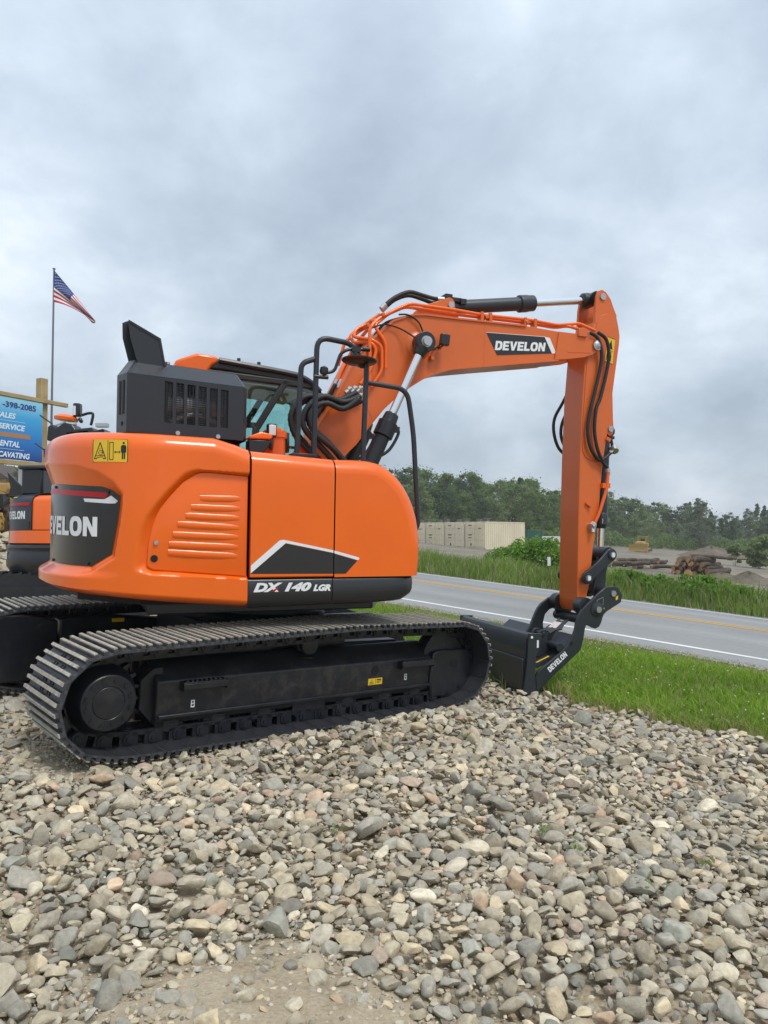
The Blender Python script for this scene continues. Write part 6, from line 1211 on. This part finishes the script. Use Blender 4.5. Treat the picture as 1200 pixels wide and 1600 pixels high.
m = MB(); m.prism(pr2([(-40, 817), (20, 814), (26, 817), (26, 829), (18, 831), (-40, 831)]), -.75, -.55); C2(m, 'track_frame', CATY, bevel=.02)
hp_ = hull([tuple(q) for q in circ(c.x+.05, c.z-.05, .50, 20)+circ(c.x-2.4, c.z-.05, .50, 20)]); m = MB(); m.prism(hp_, -.55, .55)
for p_ in resample(hp_, 46)[0]: m.box((p_[0], 0, p_[1]), (.06, 1.2, .07))
C2(m, 'track', mat('rusty_track', (.10, .065, .045), .85, var=.4, vscale=6))
m = MB(); m.bar(cp(2, 772, 17.2), cp(28, 790, 17.2), .05, .08); m.bar(cp(10, 760, 17.2), cp(34, 768, 17.2), .04, .06); C2(m, 'link_bar', CATY)
# parked white vehicle roof glimpsed behind the sign post
x, y = at_depth(38, 34); z = float(gz(x, y)); vn = empty('parked_van', (x, y, z), 'white van glimpsed between the sign post and the yellow loader', 'van')
m = MB(); m.prism([(-1.0, .35), (1.3, .35), (1.3, 1.0), (.9, 1.15), (.5, 1.75), (-1.0, 1.8)], -.1, 1.7); m.build('body', WPAINT, vn, bevel=.05)
m = MB(); m.prism([(.45, 1.15), (.85, 1.12), (.5, 1.65), (.45, 1.65)], -.11, -.09); m.build('window', PANEL, vn)
for a in (-.5, .8): m = MB(); m.cyl((a, -.12, .35), (a, .1, .35), .34, n=18); m.build('wheel', RUBBER, vn)

# ------------------------------------------------------------------ roadside billboard and flag
TIMBER = mat('treated_timber', (.36, .27, .13), .8, var=.22, vscale=2.5, bump=.5, bscale=18)
gb = float(gz(-6.7, 15.0)); bz0, bz1 = 2.90-gb, 4.06-gb
bb = empty('billboard', (-6.7, 15.0, gb), 'blue business billboard in a timber frame at the left edge', 'billboard', None, math.atan2(.9, .44))   # local x runs along the board, its face looks to local -y
def B2(mb, name, m, par=None, **kw): return mb.build(name, m, par or bb, None, **kw)
sm_ = bpy.data.materials.new('sign_print'); sm_.use_nodes = True; t_ = sm_.node_tree; b_ = t_.nodes['Principled BSDF']; b_.inputs['Roughness'].default_value = .45
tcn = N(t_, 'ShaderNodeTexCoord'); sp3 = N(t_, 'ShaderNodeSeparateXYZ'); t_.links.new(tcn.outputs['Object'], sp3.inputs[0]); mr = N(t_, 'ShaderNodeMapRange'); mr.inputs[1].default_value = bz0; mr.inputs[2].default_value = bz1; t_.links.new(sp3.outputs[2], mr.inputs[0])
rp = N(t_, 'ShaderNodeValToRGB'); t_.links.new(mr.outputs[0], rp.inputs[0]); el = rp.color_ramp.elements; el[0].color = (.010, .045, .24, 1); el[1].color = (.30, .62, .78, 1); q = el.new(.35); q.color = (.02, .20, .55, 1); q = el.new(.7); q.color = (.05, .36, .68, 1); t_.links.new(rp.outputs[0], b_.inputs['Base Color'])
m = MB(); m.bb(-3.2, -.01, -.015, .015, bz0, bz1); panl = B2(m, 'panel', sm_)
m = MB(); m.bb(-3.2, .60, -.03, .05, bz1+.01, bz1+.09); B2(m, 'frame_rail', TIMBER, bevel=.008); m = MB(); m.bb(-3.2, .0, -.03, .05, bz0-.10, bz0-.01); B2(m, 'frame_rail', TIMBER, bevel=.008)
m = MB(); m.bb(.01, .17, .055, .21, -.2, 4.58-gb); B2(m, 'post', TIMBER, bevel=.008)
m = MB(); m.cyl((-.42, .08, -.2), (-.42, .08, bz0-.1), .035, n=10); B2(m, 'metal_leg', STEEL)
NAVY = mat('navy_print', (.03, .05, .20), .5); SWH = mat('sign_white_print', (.66, .76, .82), .5); SBR = mat('sign_brown_print', (.38, .20, .10), .5)
for txt, u0, u1, z0, h, m_, sh in (('-398-2085', -.90, -.165, 3.865, .115, NAVY, 0), ('SALES', -1.03, -.615, 3.665, .105, SWH, .2), ('SERVICE', -.98, -.405, 3.455, .108, SWH, .2), ('RENTAL', -1.03, -.518, 3.135, .108, SWH, .2), ('EXCAVATING', -1.14, -.29, 2.930, .108, SWH, .2)):
    V, F = font_polys(txt, u0, z0-gb, u1-u0, h, .035, sh); patch('lettering', None, lambda u, v: (u, -.018, v), m_, panl, None, VF=(V, F), smooth=0)
for z0, z1, ue, m_ in ((3.31, 3.40, -.29, SBR), (3.615, 3.621, -.40, SWH), (3.085, 3.091, -.42, SWH)):
    m = MB(); m.bb(-2.6, ue, -.0185, -.0152, z0-gb, z1-gb); B2(m, 'print_bar', m_, panl)
# flag pole and flag
fx, fy = at_depth(77.5, 15.6); gf = float(gz(fx, fy)); ztop_f = EYE+(838-417)/1200*15.6
fp_ = empty('flagpole', (fx, fy, gf), 'thin grey flagpole behind the billboard post', 'flagpole'); m = MB(); m.cyl((0, 0, 0), (.02, 0, ztop_f-gf), .027, .018, n=12); m.lathe((.02, 0, ztop_f-gf), (0, 0, 1), [(0, .02), (.015, .035), (.03, .02)], 10); m.build('pole', mat('pole_grey', (.20, .20, .23), .4, .6), fp_, smooth=40)
FR, FWh, FB = mat('flag_red', (.42, .02, .05), .8), mat('flag_white', (.72, .72, .72), .8), mat('flag_blue', (.02, .045, .20), .8)
nu, nv = 60, 52
def flag_pt(u, v):                                       # u along the fly, v from the top of the hoist down
    top = -.02-.97*u**1.0; bot = -.68-.06*u-.30*u**1.8; k = v+.18*math.sin(pi*v)*u*.6
    z = top+(bot-top)*v; fold = math.sin(v*9.0+u*4.2)*.10*u**.8+math.sin(u*8-v*2)*.05*u
    return Vector((fx+.03+.72*u+.05*u*math.sin(v*7+1), fy-.02+fold+.25*u, ztop_f+z))
V = [flag_pt(i/nu, j/nv) for i in range(nu+1) for j in range(nv+1)]; F, MI = [], []
for i in range(nu):
    for j in range(nv):
        F.append((i*(nv+1)+j, (i+1)*(nv+1)+j, (i+1)*(nv+1)+j+1, i*(nv+1)+j+1)); st_ = int(j/nv*13); MI.append(2 if (i/nu < .44 and st_ < 7) else (0 if st_ % 2 == 0 else 1))
mf = MB(); mf.v = [tuple(p_) for p_ in V]; mf.f = F; mf.m = MI; me = bpy.data.meshes.new('flag'); me.from_pydata(mf.v, [], mf.f); me.polygons.foreach_set('material_index', MI); finish(me, [FR, FWh, FB], 80); fl = tag(link('flag', me), 'stars and stripes flag drooping from the thin pole', 'flag')
m = MB()
for r_ in range(9):
    for c_ in range(6 if r_ % 2 == 0 else 5):
        u = .44*(c_*2+1+(r_ % 2))/12.2; v = (r_+1)/10*7/13
        for sgn in (-1, 1):
            o = Vector((0, -.006*sgn, 0)); P_ = [flag_pt(u+(.016 if k % 2 == 0 else .0065)*math.cos(2*pi*k/10+pi/2), v+(.020 if k % 2 == 0 else .008)*-math.sin(2*pi*k/10+pi/2))+o for k in range(10)]; m.add(P_, [tuple(range(10))])
me = bpy.data.meshes.new('stars'); me.from_pydata(m.v, [], m.f); finish(me, FWh); link('stars', me, fl)
# thin dusty air over the whole place
hz = MB(); hz.bb(-520, 560, -30, 760, -14, 24)
HAZE = True
if HAZE:
    hm = bpy.data.materials.new('haze_air'); hm.use_nodes = True; t_ = hm.node_tree; t_.nodes.clear(); pv = N(t_, 'ShaderNodeVolumePrincipled'); pv.inputs['Color'].default_value = (.90, .90, .88, 1); pv.inputs['Density'].default_value = .0007; pv.inputs['Anisotropy'].default_value = .2
    o_ = N(t_, 'ShaderNodeOutputMaterial'); t_.links.new(pv.outputs[0], o_.inputs['Volume']); tag(hz.build('haze', hm), kind='stuff')
